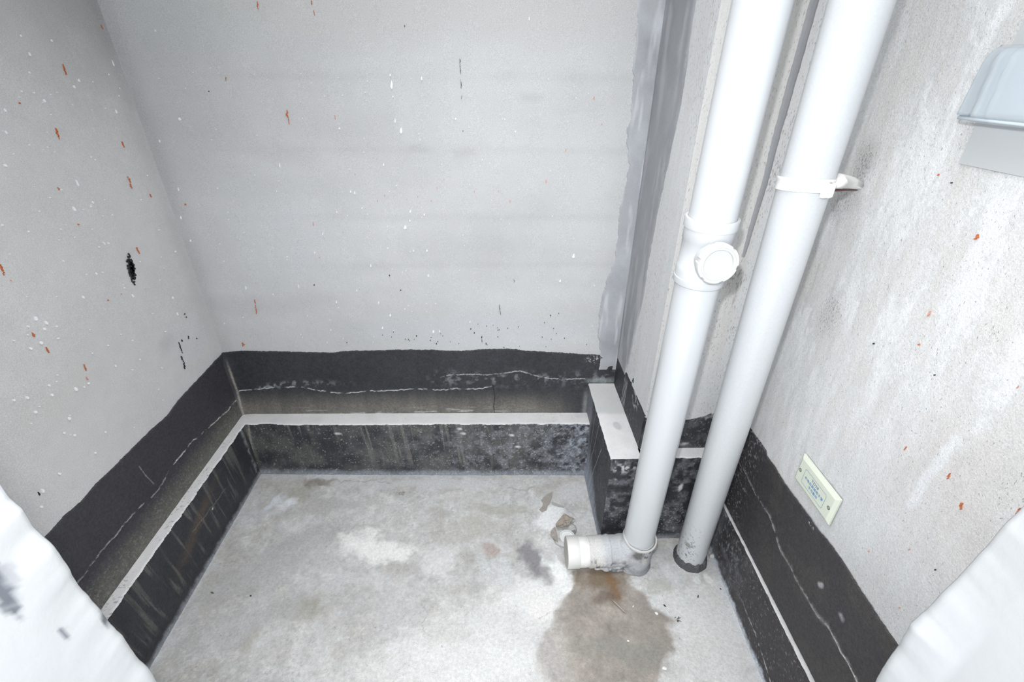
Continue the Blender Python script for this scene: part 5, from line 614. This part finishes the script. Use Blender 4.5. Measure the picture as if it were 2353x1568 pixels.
# ================================================================== DRAIN PIPE WITH ACCESS PORT (left pipe)
def axis_at(p0, tl, z): return Vector((p0[0]+tl[0]*z, p0[1]+tl[1]*z, z))
A0, AT = (.4434, .990), (-.0013, -.034)
R1 = .0475
dax = Vector((AT[0], AT[1], 1)).normalized()
dp = empty('drain_pipe', (A0[0], A0[1], 0), label='left white drain pipe with a round access cap and a capped branch', cat='pipe')
def on1(z): return axis_at(A0, AT, z)
lathe('pipe_section', [(R1, z) for z in (0, .45, .9, 1.32)], on1(1.08), dax, M_pvc, dp)
lathe('pipe_section', [(R1, z) for z in (0, .2, .5, .96)], on1(.10), dax, M_pvc, dp)
# access fitting
z0 = 1.0161
h = lambda z: (z-z0)/dax.z
fit = lathe('access_fitting', [(.0480, h(1.0161)), (.0528, h(1.0163)), (.0535, h(1.0178)), (.0535, h(1.0306)), (.0522, h(1.0320)), (.0522, h(1.0469)), (.0512, h(1.0572)), (.0500, h(1.0589)),
    (.0500, h(1.1121)), (.0513, h(1.1139)), (.0513, h(1.1379)), (.0538, h(1.1392)), (.0540, h(1.1404)), (.0540, h(1.1567)), (.0534, h(1.1589)), (.0480, h(1.1593))], on1(z0), dax, M_pvc, dp, seg=96)
pc_ = Vector((.4415, .884, 1.083)); pd = Vector((-.02, -1, .03)).normalized()
lathe('port_neck', [(.034, -.06), (.0365, -.02), (.0370, 0), (.030, .0005)], pc_, pd, M_pvc, fit, seg=72)
# screw cap with lugs
capm = flat_mat('access_cap_pvc', (.57, .582, .58), .3, .5)
bm = bmesh.new(); n0 = pd.orthogonal().normalized(); b0 = pd.cross(n0); seg = 120; rings = []
for (r, hh) in [(.0380, -.016), (.0415, -.0155), (.0418, -.012), (.0418, -.001), (.0405, .0012), (.0352, .0016), (.0348, .0004), (.0335, .0004), (.0330, .0016), (.0300, .0016), (.0288, -.0035), (.0270, -.0038), (0.0001, -.0036)]:
    ring = []
    for j in range(seg):
        a = 2*math.pi*j/seg; lug = (j % 20) in (0, 1, 2, 3)
        rr = r - (.0022 if lug and r > .040 else 0)
        ring.append(bm.verts.new(pc_ + pd*(hh+.004) + (n0*math.cos(a)+b0*math.sin(a))*rr))
    rings.append(ring)
for A_, B_ in zip(rings[:-1], rings[1:]):
    for j in range(seg): bm.faces.new((A_[j], A_[(j+1) % seg], B_[(j+1) % seg], B_[j]))
bmesh.ops.recalc_face_normals(bm, faces=bm.faces)
me = bpy.data.meshes.new('access_cap'); bm.to_mesh(me); bm.free()
ac = link('access_cap', me, capm, dp, label='round screw cap with a notched rim'); ac.modifiers.new('e', 'EDGE_SPLIT').split_angle = math.radians(35)
# socket rim and elbow body at the foot
lathe('socket_rim', [(.0476, .128), (.0505, .1285), (.0520, .1295), (.0525, .1265), (.0520, .1215), (.0500, .119)], on1(0), (AT[0]+.02, AT[1]-.05, 1), M_cap, dp)
def body(parent):
    bm = bmesh.new()
    def cone(p0, p1, r0, r1):
        p0, p1 = Vector(p0), Vector(p1); d = p1-p0
        mt = Matrix.Translation((p0+p1)/2) @ d.to_track_quat('Z', 'Y').to_matrix().to_4x4()
        bmesh.ops.create_cone(bm, cap_ends=True, segments=48, radius1=r0, radius2=r1, depth=d.length, matrix=mt)
    def sph(p, r, sc=(1, 1, 1)):
        bmesh.ops.create_uvsphere(bm, u_segments=32, v_segments=20, radius=r, matrix=Matrix.Translation(p) @ Matrix.Diagonal((*sc, 1)))
    cone((.4425, .985, -.004), (.4430, .986, .122), .0500, .0502)
    cone((.4425, .984, -.004), (.4425, .985, .018), .0560, .0500)
    cone((.285, .986, .0535), (.43, .987, .0535), .0498, .0500)
    cone((.345, .986, .0535), (.352, .986, .0535), .0522, .0522)
    cone((.31, .99, -.01), (.43, .99, .02), .035, .03)
    sph((.395, .985, .060), .050, (1.1, 1, 1)); sph((.41, .975, .085), .036)
    for i in range(16):
        sph((random.uniform(.33, .45), .985-random.uniform(.030, .041), random.uniform(.012, .028)), random.uniform(.006, .011), (1.3, .7, .8))
    me = bpy.data.meshes.new('elbow_fitting'); bm.to_mesh(me); bm.free()
    tmp = bpy.data.objects.new('tmp', me); COL.objects.link(tmp)
    rm = tmp.modifiers.new('r', 'REMESH'); rm.mode = 'VOXEL'; rm.voxel_size = .0022
    sm = tmp.modifiers.new('s', 'SMOOTH'); sm.factor = .5; sm.iterations = 3
    dg = bpy.context.evaluated_depsgraph_get(); me2 = bpy.data.meshes.new_from_object(tmp.evaluated_get(dg)); bpy.data.objects.remove(tmp)
    me2.materials.clear(); me2.name = 'elbow_fitting'
    n = len(me2.vertices); co = np.zeros(n*3, np.float32); me2.vertices.foreach_get('co', co); co = co.reshape(-1, 3).astype(float)
    nr = np.zeros(n*3, np.float32); me2.vertices.foreach_get('normal', nr); nr = nr.reshape(-1, 3)
    x, y, z = co.T
    amp = .0035*ss(.06, .0, z) + .0012
    co2 = co + nr*(amp*(fbm(x+z, y+z*.7, 60, 3, 300)-.5))[:, None]
    me2.vertices.foreach_set('co', co2.reshape(-1).astype(np.float32))
    def fn(x, y, z):
        p = Paint(x, z, (.44, .455, .475)); p.mul(1 + .25*(fbm(x, z+y, 25, 4, 301)-.5))
        a, b = x+.3*y, z+.5*y
        low = ss(.080, .052, z)*(y < .975)*ss(.42, .39, x)
        p.mix((.10, .105, .115), .8*ss(.45, .6, fbm(a, b, 45, 3, 302))*low)
        p.mix((.20, .21, .225), .8*ss(.030, .012, z)*ss(.39, .43, x))
        p.mix((.62, .61, .58), .7*ss(.50, .60, fbm(a, b, 60, 3, 303))*low*ss(.40, .36, x))
        p.mix((.11, .105, .10), .85*blob(x, z, (.432, .090), .018, .018, -30, .5, .5, 60, 304)*(y < .97))
        p.mix((.56, .55, .52), .9*ss(.4, .55, fbm(x, z, 70, 3, 305))*blob(x, z, (.462, .075), .016, .035, 0, .6, .5, 60, 306)*(y < .975))
        p.mix((.66, .66, .64), .8*blob(x, z, (.470, .112), .026, .012, 0, .6, .5, 60, 307)*(y < .98))
        p.mix((.09, .09, .10), .7*ss(.55, .62, fbm(x, z, 110, 3, 308))*(x > .44)*ss(.05, .08, z)*ss(.125, .11, z))
        p.mix((.70, .69, .67), .9*blob(x, z, (.315, .055), .016, .016, 0, .5, .4, 60, 309)*(y < .96))
        p.mix((.60, .59, .57), .8*ss(.345, .315, x)); p.mix((.10, .10, .105), .85*ss(.46, .60, fbm(x, z, 90, 3, 310, fy=30))*ss(.082, .060, z)*ss(.350, .335, x))
        return p.c
    colour_verts(me2, fn)
    return link('elbow_fitting', me2, M_mortar_lump, parent, label='grey mortar-smeared foot of the pipe')
body(dp)
def branch_col(x, y, z):
    p = Paint(x, z, (.66, .65, .63)); p.mul(1+.12*(fbm(x, z, 40, 3, 320)-.5)); p.mix((.82, .82, .81), .9*ss(.285, .270, x+.012*(fbm(z, y, 60, 3, 321)-.5)))
    p.mix((.07, .07, .075), .9*ss(.42, .52, fbm(x, z, 160, 3, 322, fy=25))*ss(.268, .290, x-.35*(z-.02))*ss(.050, .030, z)); return p.c
lathe('branch_pipe', [(.0475, t) for t in np.linspace(0, .085, 40)], (.310, .986, .0525), (-1, 0, 0), M_pvc_p, dp, seg=120, colfn=branch_col)
ec = lathe('end_cap', [(.0478, .062), (.0500, .0615), (.0505, .063), (.0505, .098), (.0496, .100), (.0, .1003)], (.315, .986, .0525), (-1, 0, 0), M_cap, dp, label='white cap closing the side branch')
lathe('cap_face', [(.0490, .0), (.0480, .0012), (.0, .0013)], (.2149, .986, .0525), (-1, 0, 0), M_capend, ec, label='dusty beige end face')
unparent_shift(dp)

# ================================================================== SECOND DRAIN PIPE
B0, BT, R2 = (.6345, .993), (-.0487, -.0831), .0453
bax = Vector((BT[0], BT[1], 1)).normalized()
d2 = empty('drain_pipe', (B0[0], B0[1], 0), label='right white drain pipe, plain and smooth, with black flecks near its foot', cat='pipe')
def p2col(x, y, z):
    p = Paint(x, z, (.575, .597, .613)); a = np.arctan2(y-B0[1]-BT[1]*z, x-B0[0]-BT[0]*z)*R2
    m = ss(.73, .76, fbm(a+.6*z, z, 230, 2, 330, fy=120))*ss(.26, .08, z)*ss(-.065, -.095, a)
    p.mix((.07, .08, .08), .9*m)
    p.mix((.25, .25, .23), .85*blob(a, z, (-.112, .115), .013, .010, -40, .4, .6, 120, 331))
    p.mix((.62, .62, .60), .5*ss(.05, .02, z+.02*(fbm(a, z, 40, 3, 332)-.5))); return p.c
lathe('pipe_section', [(R2, z) for z in list(np.linspace(-.004, .3, 90)) + [.6, .9, 1.3, 1.8, 2.42]], (B0[0], B0[1], 0), bax, M_pvc_p, d2, seg=140, colfn=p2col)
def collar(name, c, prf, parent, seed, m):
    bm = bmesh.new(); rings = []; seg = 90
    for r, hh in prf:
        ring = []
        for j in range(seg):
            a = 2*math.pi*j/seg; nn = float(fbm(np.array(math.cos(a)*2+5), np.array(math.sin(a)*2+5), 3, 4, seed))-.5
            k = 1 if hh > .004 else .4
            ring.append(bm.verts.new((c[0]+math.cos(a)*(r+.006*nn), c[1]+math.sin(a)*(r+.006*nn), hh*(1+1.1*nn*k))))
        rings.append(ring)
    for A_, B_ in zip(rings[:-1], rings[1:]):
        for j in range(seg): bm.faces.new((A_[j], A_[(j+1) % seg], B_[(j+1) % seg], B_[j]))
    bmesh.ops.recalc_face_normals(bm, faces=bm.faces)
    me = bpy.data.meshes.new(name); bm.to_mesh(me); bm.free(); return link(name, me, m, parent, label='dark sealant ring at the floor')
collar('sealant_collar', (.6335, .990), [(.0445, .026), (.0470, .026), (.0495, .023), (.0520, .015), (.0530, .007), (.0545, .0), (.055, -.004)], d2, 5, M_dark_mortar)
unparent_shift(d2)

# ---- pipe clamp
cl = empty('pipe_clamp', (.61, .93, 1.22), label='white plastic strap clamp holding the right pipe to the wall', cat='clamp')
cz = 1.2365; cc = axis_at(B0, BT, cz); cax = Vector((.02, .10, 1)).normalized()
M_clamp = flat_mat('chalky_white_plastic', (.83, .82, .80), .5, .4, grain=.04, gs=200, bump=.15)
lathe('strap', [(.0456, -.011), (.0482, -.011), (.0485, -.009), (.0478, -.006), (.0478, .006), (.0488, .008), (.0488, .0105), (.0482, .0115), (.0456, .0115)], cc, cax, M_clamp, cl, seg=90)
ang = math.radians(-72)
bp_ = cc + Vector((math.cos(ang), math.sin(ang), 0))*.0495 + Vector((0, 0, -.002))
bk = bevel_box('buckle', (-.0125, -.004, -.0125), (.0125, .004, .0125), .0018, M_clamp, cl)
bk.matrix_basis = Matrix.Translation(bp_) @ Matrix.Rotation(ang+math.pi/2, 4, 'Z')
bk2 = bevel_box('buckle_tongue', (-.001, -.0055, -.0125), (.006, .0045, .0125), .001, M_clamp, bk)
tube('wall_anchor', [cc + Vector((.036, -.026, .004)), cc + Vector((.052, -.022, .006)), Vector((0.6239, 0.8750, 1.2453)), Vector((0.7304, 0.9746, 1.2201))*.6+Vector((0.6370, 0.8750, 1.2429))*.4, Vector((0.7301, 0.9542, 1.2201)), Vector((0.7299, 0.9450, 1.2203))], [.006, .0115, .0125, .0115, .0085, .006], M_clamp, cl, seg=20)
tube('anchor_screw', [cc + Vector((.040, -.020, -.008)), Vector((0.7302, 0.9607, 1.2102))], .0022, flat_mat('rusty_screw', (.12, .05, .045), .6), cl, seg=10, label='rust-brown screw')
bpy.context.view_layer.update()
for c in cl.children:
    mw = c.matrix_basis.copy(); c.matrix_parent_inverse = Matrix.Translation(cl.location).inverted()

# ================================================================== TERMINAL BOX COVER (cream plate)
pl_ = [(0.8206, 0.5498), (0.8120, 0.6300), (0.6753, 0.6315), (0.6763, 0.5549)]
y1, y0_, zb, zt = .5*(pl_[0][0]+pl_[1][0]), .5*(pl_[2][0]+pl_[3][0]), .5*(pl_[0][1]+pl_[3][1]), .5*(pl_[1][1]+pl_[2][1])
tb = empty('junction_box_cover', (RX((y0_+y1)/2), (y0_+y1)/2, zb), label='cream rectangular junction box cover with blue printed lettering', cat='box')
M_cream = flat_mat('cream_plastic', (.66, .70, .60), .35, .5)
bm = bmesh.new()
def pr(y, z, d): return Vector(P_right(y, z, d))
def ringq(ins, d): return [bm.verts.new(pr(y, z, d)) for y, z in ((y0_+ins, zb+ins), (y1-ins, zb+ins), (y1-ins, zt-ins), (y0_+ins, zt-ins))]
rg = [ringq(0, .000), ringq(0, .0035), ringq(.0075, .0085), ringq(.0085, .0088)]
for A_, B_ in zip(rg[:-1], rg[1:]):
    for j in range(4): bm.faces.new((A_[j], A_[(j+1) % 4], B_[(j+1) % 4], B_[j]))
bm.faces.new(rg[-1]); bmesh.ops.recalc_face_normals(bm, faces=bm.faces)
me = bpy.data.meshes.new('cover_plate'); bm.to_mesh(me); bm.free(); link('cover_plate', me, M_cream, tb, smooth=False)
M_ink = flat_mat('blue_print', (.12, .27, .46), .5); M_ink2 = flat_mat('dark_blue_print', (.13, .20, .28), .5)
ym, zm = (y0_+y1)/2, (zb+zt)/2
# local frame of the print: reading direction runs towards -y, up is +z
def place_text(txt, size, yc, zc, m, name):
    c = bpy.data.curves.new(name, 'FONT'); c.body = txt; c.size = size; c.align_x = 'CENTER'; c.align_y = 'CENTER'; c.offset = .00012; c.extrude = .00012; c.space_character = 1.15
    o = bpy.data.objects.new(name, c); COL.objects.link(o); bpy.context.view_layer.update()
    me = bpy.data.meshes.new_from_object(o.evaluated_get(bpy.context.evaluated_depsgraph_get())); bpy.data.objects.remove(o)
    ux = (pr(ym-.01, zc, 0)-pr(ym+.01, zc, 0)).normalized(); uz = Vector((0, 0, 1)); un = ux.cross(uz)
    mt = Matrix((ux, uz, un)).transposed().to_4x4(); mt.translation = pr(yc, zc, .0090)
    me.transform(mt); me.materials.clear(); return link(name, me, m, tb, smooth=False)
fy0, fy1, fz0, fz1 = ym-.040, ym+.041, zm-.0215, zm+.0185
frm = []
for (cy_, cz_, a0) in ((fy1-.004, fz1-.004, 0), (fy0+.004, fz1-.004, 90), (fy0+.004, fz0+.004, 180), (fy1-.004, fz0+.004, 270)):
    for k in range(5):
        a = math.radians(a0 + k*22.5); frm.append((cy_ + .004*math.cos(a), cz_ + .004*math.sin(a)))
frm = [(y, z) for y, z in frm]
# order: build each corner by its own quadrant
frm = []
for (cy_, cz_, a0) in ((fy1-.004, fz1-.004, 0), (fy0+.004, fz1-.004, 90), (fy0+.004, fz0+.004, 180), (fy1-.004, fz0+.004, 270)):
    for k in range(6):
        a = math.radians(a0 + k*18); frm.append((cy_ + .004*math.cos(a), cz_ + .004*math.sin(a), math.cos(a), math.sin(a)))
bm = bmesh.new(); I = [bm.verts.new(pr(y-.0004*c, z-.0004*s_, .00905)) for y, z, c, s_ in frm]; O_ = [bm.verts.new(pr(y+.0004*c, z+.0004*s_, .00905)) for y, z, c, s_ in frm]
for j in range(len(I)): bm.faces.new((I[j], I[(j+1) % len(I)], O_[(j+1) % len(I)], O_[j]))
me = bpy.data.meshes.new('printed_frame'); bm.to_mesh(me); bm.free(); link('printed_frame', me, M_ink, tb, smooth=False)
place_text('TD28', .0105, ym, zm+.0090, M_ink2, 'printed_lettering')
place_text('等电位联结端子箱', .0082, ym, zm-.0020, M_ink, 'printed_lettering')
place_text('不可触动', .0082, ym-.002, zm-.0130, M_ink, 'printed_lettering')
M_hole = flat_mat('dark_hole', (.06, .06, .055), .8); M_scr = flat_mat('screw_steel', (.30, .30, .28), .4)
for yy in (y1-.014, y0_+.014):
    q = pr(yy, zm, .0088); dn = (pr(yy, zm, 1)-pr(yy, zm, 0)).normalized()
    hl = lathe('screw_hole', [(.0046, 0), (.0046, .0003), (.0, .0003)], q, dn, M_hole, tb, seg=24)
    lathe('screw', [(.0034, .0002), (.0030, .0010), (.0, .0012)], q, dn, M_scr, hl, seg=20)
unparent_shift(tb)

# ================================================================== SPLASH COVER (top right)
sb = empty('socket_splash_box', (RX(.75), .75, 1.35), label='bluish clear splash-proof cover on the right wall', cat='box')
M_grey = flat_mat('smooth_grey_skim', (.50, .52, .53), .8, .3, grain=.03, gs=30)
def rbox(name, ya, yb, za, zb_, d0, d1, bev, m, parent, seg=5, **k):
    bm = bmesh.new(); bmesh.ops.create_cube(bm, size=1)
    for v in bm.verts: v.co = Vector(((d0+d1)/2+v.co.x*(d1-d0), (ya+yb)/2+v.co.y*(yb-ya), (za+zb_)/2+v.co.z*(zb_-za)))
    if bev: bmesh.ops.bevel(bm, geom=bm.edges[:], offset=bev, segments=seg, affect='EDGES', profile=.5)
    for v in bm.verts: v.co = pr(v.co.y, v.co.z, v.co.x)
    bmesh.ops.recalc_face_normals(bm, faces=bm.faces)
    me = bpy.data.meshes.new(name); bm.to_mesh(me); bm.free(); return link(name, me, m, parent, **k)
rbox('grey_patch', .45, 0.7585, 1.2940, 1.56, -.001, .0016, 0, M_grey, wr, smooth=False, label='smooth grey rectangle of skim behind the splash cover')
m, nt, b = mat('clear_blue_plastic'); L = nt.links.new
b.inputs['Base Color'].default_value = (.68, .73, .765, 1); b.inputs['Roughness'].default_value = .12; b.inputs['IOR'].default_value = 1.4
tr = nt.nodes.new('ShaderNodeBsdfTransparent'); tr.inputs[0].default_value = (.93, .96, .98, 1)
mx = nt.nodes.new('ShaderNodeMixShader'); mx.inputs[0].default_value = .45; L(tr.outputs[0], mx.inputs[1]); L(b.outputs[0], mx.inputs[2]); L(mx.outputs[0], nt.nodes['Material Output'].inputs['Surface'])
M_clear = m
yE, zB_ = 0.7879 - .018, 1.3558 + .004
rbox('base_plate', .640, yE-.004, zB_-.004, zB_+.087, 0, .008, .003, flat_mat('white_switch_plastic', (.80, .83, .86), .35, .5), sb)
rbox('socket_panel', .650, yE-.022, zB_+.006, zB_+.084, .008, .014, .003, flat_mat('white_socket_plastic', (.84, .87, .90), .3, .5), sb)
# hood: a shell whose front swells out towards its foot
def hood():
    bm = bmesh.new(); yv = seq((.630, yE-.014, .004), (yE-.014, yE, .0012)); zv = np.linspace(0, 1, 26); H_ = .092; V = []
    for y in yv:
        e = min(1, max(0, (yE-y)/.014)); sidek = math.sqrt(max(0, 1-(1-e)**2)); row = []
        for v in zv:
            z = zB_ + H_*v; dep = .033*(1-.25*v)*math.sqrt(max(0, 1-max(0, (v-.72)/.28)**2.2))*min(1, (v+.02)/.05)
            rib = .0034*(math.exp(-((y-(yE-.040+.012*v))/.0018)**2) + math.exp(-((y-(yE-.062+.012*v))/.0018)**2))
            row.append(bm.verts.new(pr(y, z - .0*v, .006 + dep*sidek + rib*(v < .93)*(dep > .01))))
        V.append(row)
    for i in range(len(V)-1):
        for j in range(len(zv)-1): bm.faces.new((V[i][j], V[i+1][j], V[i+1][j+1], V[i][j+1]))
    bmesh.ops.solidify(bm, geom=bm.faces[:], thickness=.0016)
    bmesh.ops.recalc_face_normals(bm, faces=bm.faces)
    me = bpy.data.meshes.new('clear_hood'); bm.to_mesh(me); bm.free(); return link('clear_hood', me, M_clear, sb, label='translucent bluish hood with moulded ribs')
hood()
M_rim = flat_mat('bluish_rim_plastic', (.55, .62, .67), .2, .5)
tube('hood_rim', [pr(.630, zB_-.0005, .034), pr(.70, zB_-.0005, .036), pr(yE-.012, zB_-.0005, .034), pr(yE-.004, zB_, .026), pr(yE-.001, zB_+.001, .010)], .0022, M_rim, sb, seg=10)
unparent_shift(sb)

# ================================================================== THINGS LYING ON THE FLOOR
def fz(x, y): return .003*0 + .006*(float(fbm(np.array(x), np.array(y), 4, 3, 21))-.5) + .0016*(float(fbm(np.array(x), np.array(y), 40, 3, 22))-.5) - .001
def sheet(name, poly, m, th=.0012, curl=.004, seed=1, lift=.0005, parent=None, **k):
    """thin crinkled piece with a ragged outline, resting on the floor"""
    bm = bmesh.new(); cx = sum(p[0] for p in poly)/len(poly); cy = sum(p[1] for p in poly)/len(poly)
    n = len(poly); rings = []
    for q in (1., .75, .5, .25):
        rings.append([bm.verts.new((cx+(x-cx)*q, cy+(y-cy)*q, 0)) for x, y in poly])
    cv = bm.verts.new((cx, cy, 0))
    for A_, B_ in zip(rings[:-1], rings[1:]):
        for j in range(n): bm.faces.new((A_[j], A_[(j+1) % n], B_[(j+1) % n], B_[j]))
    for j in range(n): bm.faces.new((rings[-1][j], rings[-1][(j+1) % n], cv))
    bmesh.ops.subdivide_edges(bm, edges=bm.edges[:], cuts=1, use_grid_fill=True)
    for v in bm.verts:
        v.co.z = fz(v.co.x, v.co.y) + lift + curl*float(fbm(np.array(v.co.x), np.array(v.co.y), 55, 3, seed))
    r = bmesh.ops.extrude_face_region(bm, geom=bm.faces[:])
    for v in r['geom']:
        if isinstance(v, bmesh.types.BMVert): v.co.z += th
    bmesh.ops.recalc_face_normals(bm, faces=bm.faces)
    me = bpy.data.meshes.new(name); bm.to_mesh(me); bm.free(); return link(name, me, m, parent, smooth=False, **k)
M_kraft = flat_mat('grey_brown_paper', (.33, .305, .28), .85, .2, grain=.12, gs=150, bump=.4)
M_kraft2 = flat_mat('brown_tape', (.33, .29, .25), .6, .3, grain=.15, gs=120, bump=.5, bd=.001)
sheet('paper_scrap', [(0.2029, 1.2857), (0.1983, 1.2580), (0.1893, 1.2353), (0.1776, 1.2173), (0.1728, 1.2013), (0.1558, 1.1919), (0.1456, 1.2041), (0.1579, 1.2158), (0.1626, 1.2320), (0.1573, 1.2466), (0.1669, 1.2610), (0.1833, 1.2755)], M_kraft, seed=3, label='leaf-shaped grey-brown paper scrap nearest the back kerb', cat='scrap')
sheet('plaster_flake', [(0.1930, 1.2394), (0.2151, 1.2305), (0.2368, 1.2196), (0.2422, 1.2114), (0.2197, 1.2140), (0.1980, 1.2248)], flat_mat('grey_flake', (.36, .37, .36), .9, .2, grain=.1, gs=150), seed=4, curl=.002, label='thin grey strip of plaster beside the leaf-shaped scrap', cat='scrap')
# stub of a capped pipe wrapped in torn tape, behind the end cap
sx, sy = (0.2321, 1.0742)
stb = empty('pipe_stub', (sx, sy, 0), label='short white pipe stub wrapped in torn brown tape beside the end cap', cat='pipe')
lathe('stub_pipe', [(.0265, -.002), (.0265, .016), (.0235, .016), (.0235, .010), (.0, .010)], (sx, sy, 0), (0, 0, 1), flat_mat('dusty_white_pvc', (.72, .73, .73), .5, .4, grain=.05, gs=80), stb, seg=48)
def torn(poly, m, seed, curl, lift, name='torn_tape', **k): return sheet(name, poly, m, .0008, curl, seed, lift, stb, **k)
torn([(0.1972, 1.1294), (0.2119, 1.1477), (0.2337, 1.1701), (0.2486, 1.1619), (0.2565, 1.1502), (0.2685, 1.1461), (0.2507, 1.1316), (0.2427, 1.1188), (0.2230, 1.1102), (0.2040, 1.1071), (0.1967, 1.1110)], M_kraft2, 7, .020, .006)
torn([(0.1948, 1.1220), (0.1978, 1.1073), (0.1996, 1.0822), (0.1987, 1.0612), (0.1874, 1.0685), (0.1771, 1.0864), (0.1771, 1.1007), (0.1863, 1.1149)], M_kraft, 8, .012, .002)
torn([(0.2467, 1.1023), (0.2662, 1.1090), (0.2620, 1.0910), (0.2477, 1.0879)], flat_mat('grey_tape', (.20, .21, .22), .6), 9, .006, .004)
tube('tape_loop', [Vector((*(0.2445, 1.1317), .018)), Vector((*(0.2678, 1.1199), .012)), Vector((*(0.2687, 1.1053), .008)), Vector((*(0.2623, 1.0928), .003))], .0012, flat_mat('grey_tape_edge', (.24, .24, .24), .6), stb, seg=8)
tube('tape_loop', [Vector((*(0.1851, 1.0755), .003)), Vector((*(0.1919, 1.0545), .002)), Vector((*(0.2086, 1.0438), .002)), Vector((*(0.2231, 1.0400), .002))], .0014, flat_mat('grey_tape_rim', (.33, .32, .31), .6), stb, seg=8)
unparent_shift(stb)
tube('wood_splinter', [Vector((*(0.3401, 0.8533), .004)), Vector((*(0.3528, 0.8379), .005)), Vector((*(0.3661, 0.8201), .005)), Vector((*(0.3754, 0.8093), .004))], [.0012, .0026, .0028, .0008], flat_mat('pale_wood', (.33, .30, .26), .8, .2, grain=.15, gs=100), None, seg=8, label='pale wood splinter lying on the brown stain', cat='splinter')
def chip(name, c, r, m, seed, sc=(1, .7, .5), **k):
    bm = bmesh.new(); bmesh.ops.create_icosphere(bm, subdivisions=1, radius=r); rnd = random.Random(seed)
    for v in bm.verts: v.co = Vector((v.co.x*sc[0]*rnd.uniform(.7, 1.2), v.co.y*sc[1]*rnd.uniform(.7, 1.2), v.co.z*sc[2]*rnd.uniform(.7, 1.2))) ; v.co.z += r*sc[2]*.6
    me = bpy.data.meshes.new(name); bm.to_mesh(me); bm.free()
    o = link(name, me, m, None, smooth=False, **k); o.location = (c[0], c[1], fz(*c)); o.rotation_euler.z = rnd.uniform(0, 3); return o
M_chipw = flat_mat('white_plaster_chip', (.70, .69, .66), .9, .2); M_chipd = flat_mat('dark_debris', (.055, .055, .05), .8, .2)
chip('plaster_chip', (0.4024, 0.8324), .004, M_chipw, 1, (.6, 1.4, .5), label='small white plaster chip to the right of the splinter', cat='chip')
chip('plaster_chip', (0.3632, 0.7335), .0045, M_chipw, 2, label='white plaster chip on the lower part of the brown stain', cat='chip')
chip('plaster_chip', (0.4674, 0.8079), .006, M_chipw, 3, (1.2, .8, .6), label='rough white plaster chip on the right edge of the stain', cat='chip')
chip('plaster_chip', (0.4442, 0.6585), .007, M_chipw, 4, (1, .9, .5), label='round plaster chip nearest the bottom of the picture', cat='chip')
chip('dark_chip', (0.4989, 0.8322), .0048, M_chipd, 5, (.5, 1.2, .4), label='small dark chip left of the twig crumbs', cat='chip')
chip('dark_chip', (0.6122, 0.8577), .0048, M_chipd, 6, (1.3, .5, .4), label='dark sliver on the pale floor below the right pipe', cat='chip')
chip('dark_chip', (0.6926, 0.8795), .0035, M_chipd, 7, (1, .6, .5), label='dark crumb closest to the right kerb', cat='chip')
chip('dark_chip', (-0.8990, 0.9135), .0055, flat_mat('green_brown_debris', (.13, .12, .08), .9), 8, (1.5, .5, .4), label='brown crumb on the left side of the floor', cat='chip')
chip('dark_chip', (-0.7756, 0.9000), .004, M_chipd, 9, (1, .7, .4), label='black crumb right of the brown crumb on the left of the floor', cat='chip')
# dried sprig: a few crossed slivers in one piece
def sprig(name, c, r, m, seed, **k):
    bm = bmesh.new(); rnd = random.Random(seed)
    for i in range(9):
        a = rnd.uniform(0, math.pi); l_ = r*rnd.uniform(.25, .6); x = c[0]+rnd.uniform(-r, r)*.6; y = c[1]+rnd.uniform(-r, r)*.5; z = fz(x, y)+.0016
        d = Vector((math.cos(a), math.sin(a), .1))*l_; wv = Vector((-math.sin(a), math.cos(a), 0))*.0012
        vs = [bm.verts.new(Vector((x, y, z)) + q) for q in (-d, wv, d, -wv)]; tp = bm.verts.new(Vector((x, y, z+.0018))); bt = bm.verts.new(Vector((x, y, z-.0012)))
        for j in range(4): bm.faces.new((vs[j], vs[(j+1) % 4], tp)); bm.faces.new((vs[(j+1) % 4], vs[j], bt))
    me = bpy.data.meshes.new(name); bm.to_mesh(me); bm.free(); return link(name, me, m, None, smooth=False, **k)
sprig('dried_sprig', (0.5247, 0.7893), .014, flat_mat('dried_moss', (.10, .10, .07), .9), 4, label='dried dark twig crumbs on the pale floor right of the stain', cat='twig')
sprig('dried_sprig', (-0.3770, 1.2935), .016, flat_mat('grey_dried_moss', (.25, .26, .24), .9), 5, label='grey-green crumbs of moss near the back kerb', cat='twig')
chip('mortar_lump', (.7085, .992), .011, flat_mat('pale_mortar', (.55, .55, .54), .9, .2, grain=.2, gs=200, bump=.5), 12, (1, 1, .9), label='pale mortar lump wedged between the right pipe and the kerb', cat='chip')
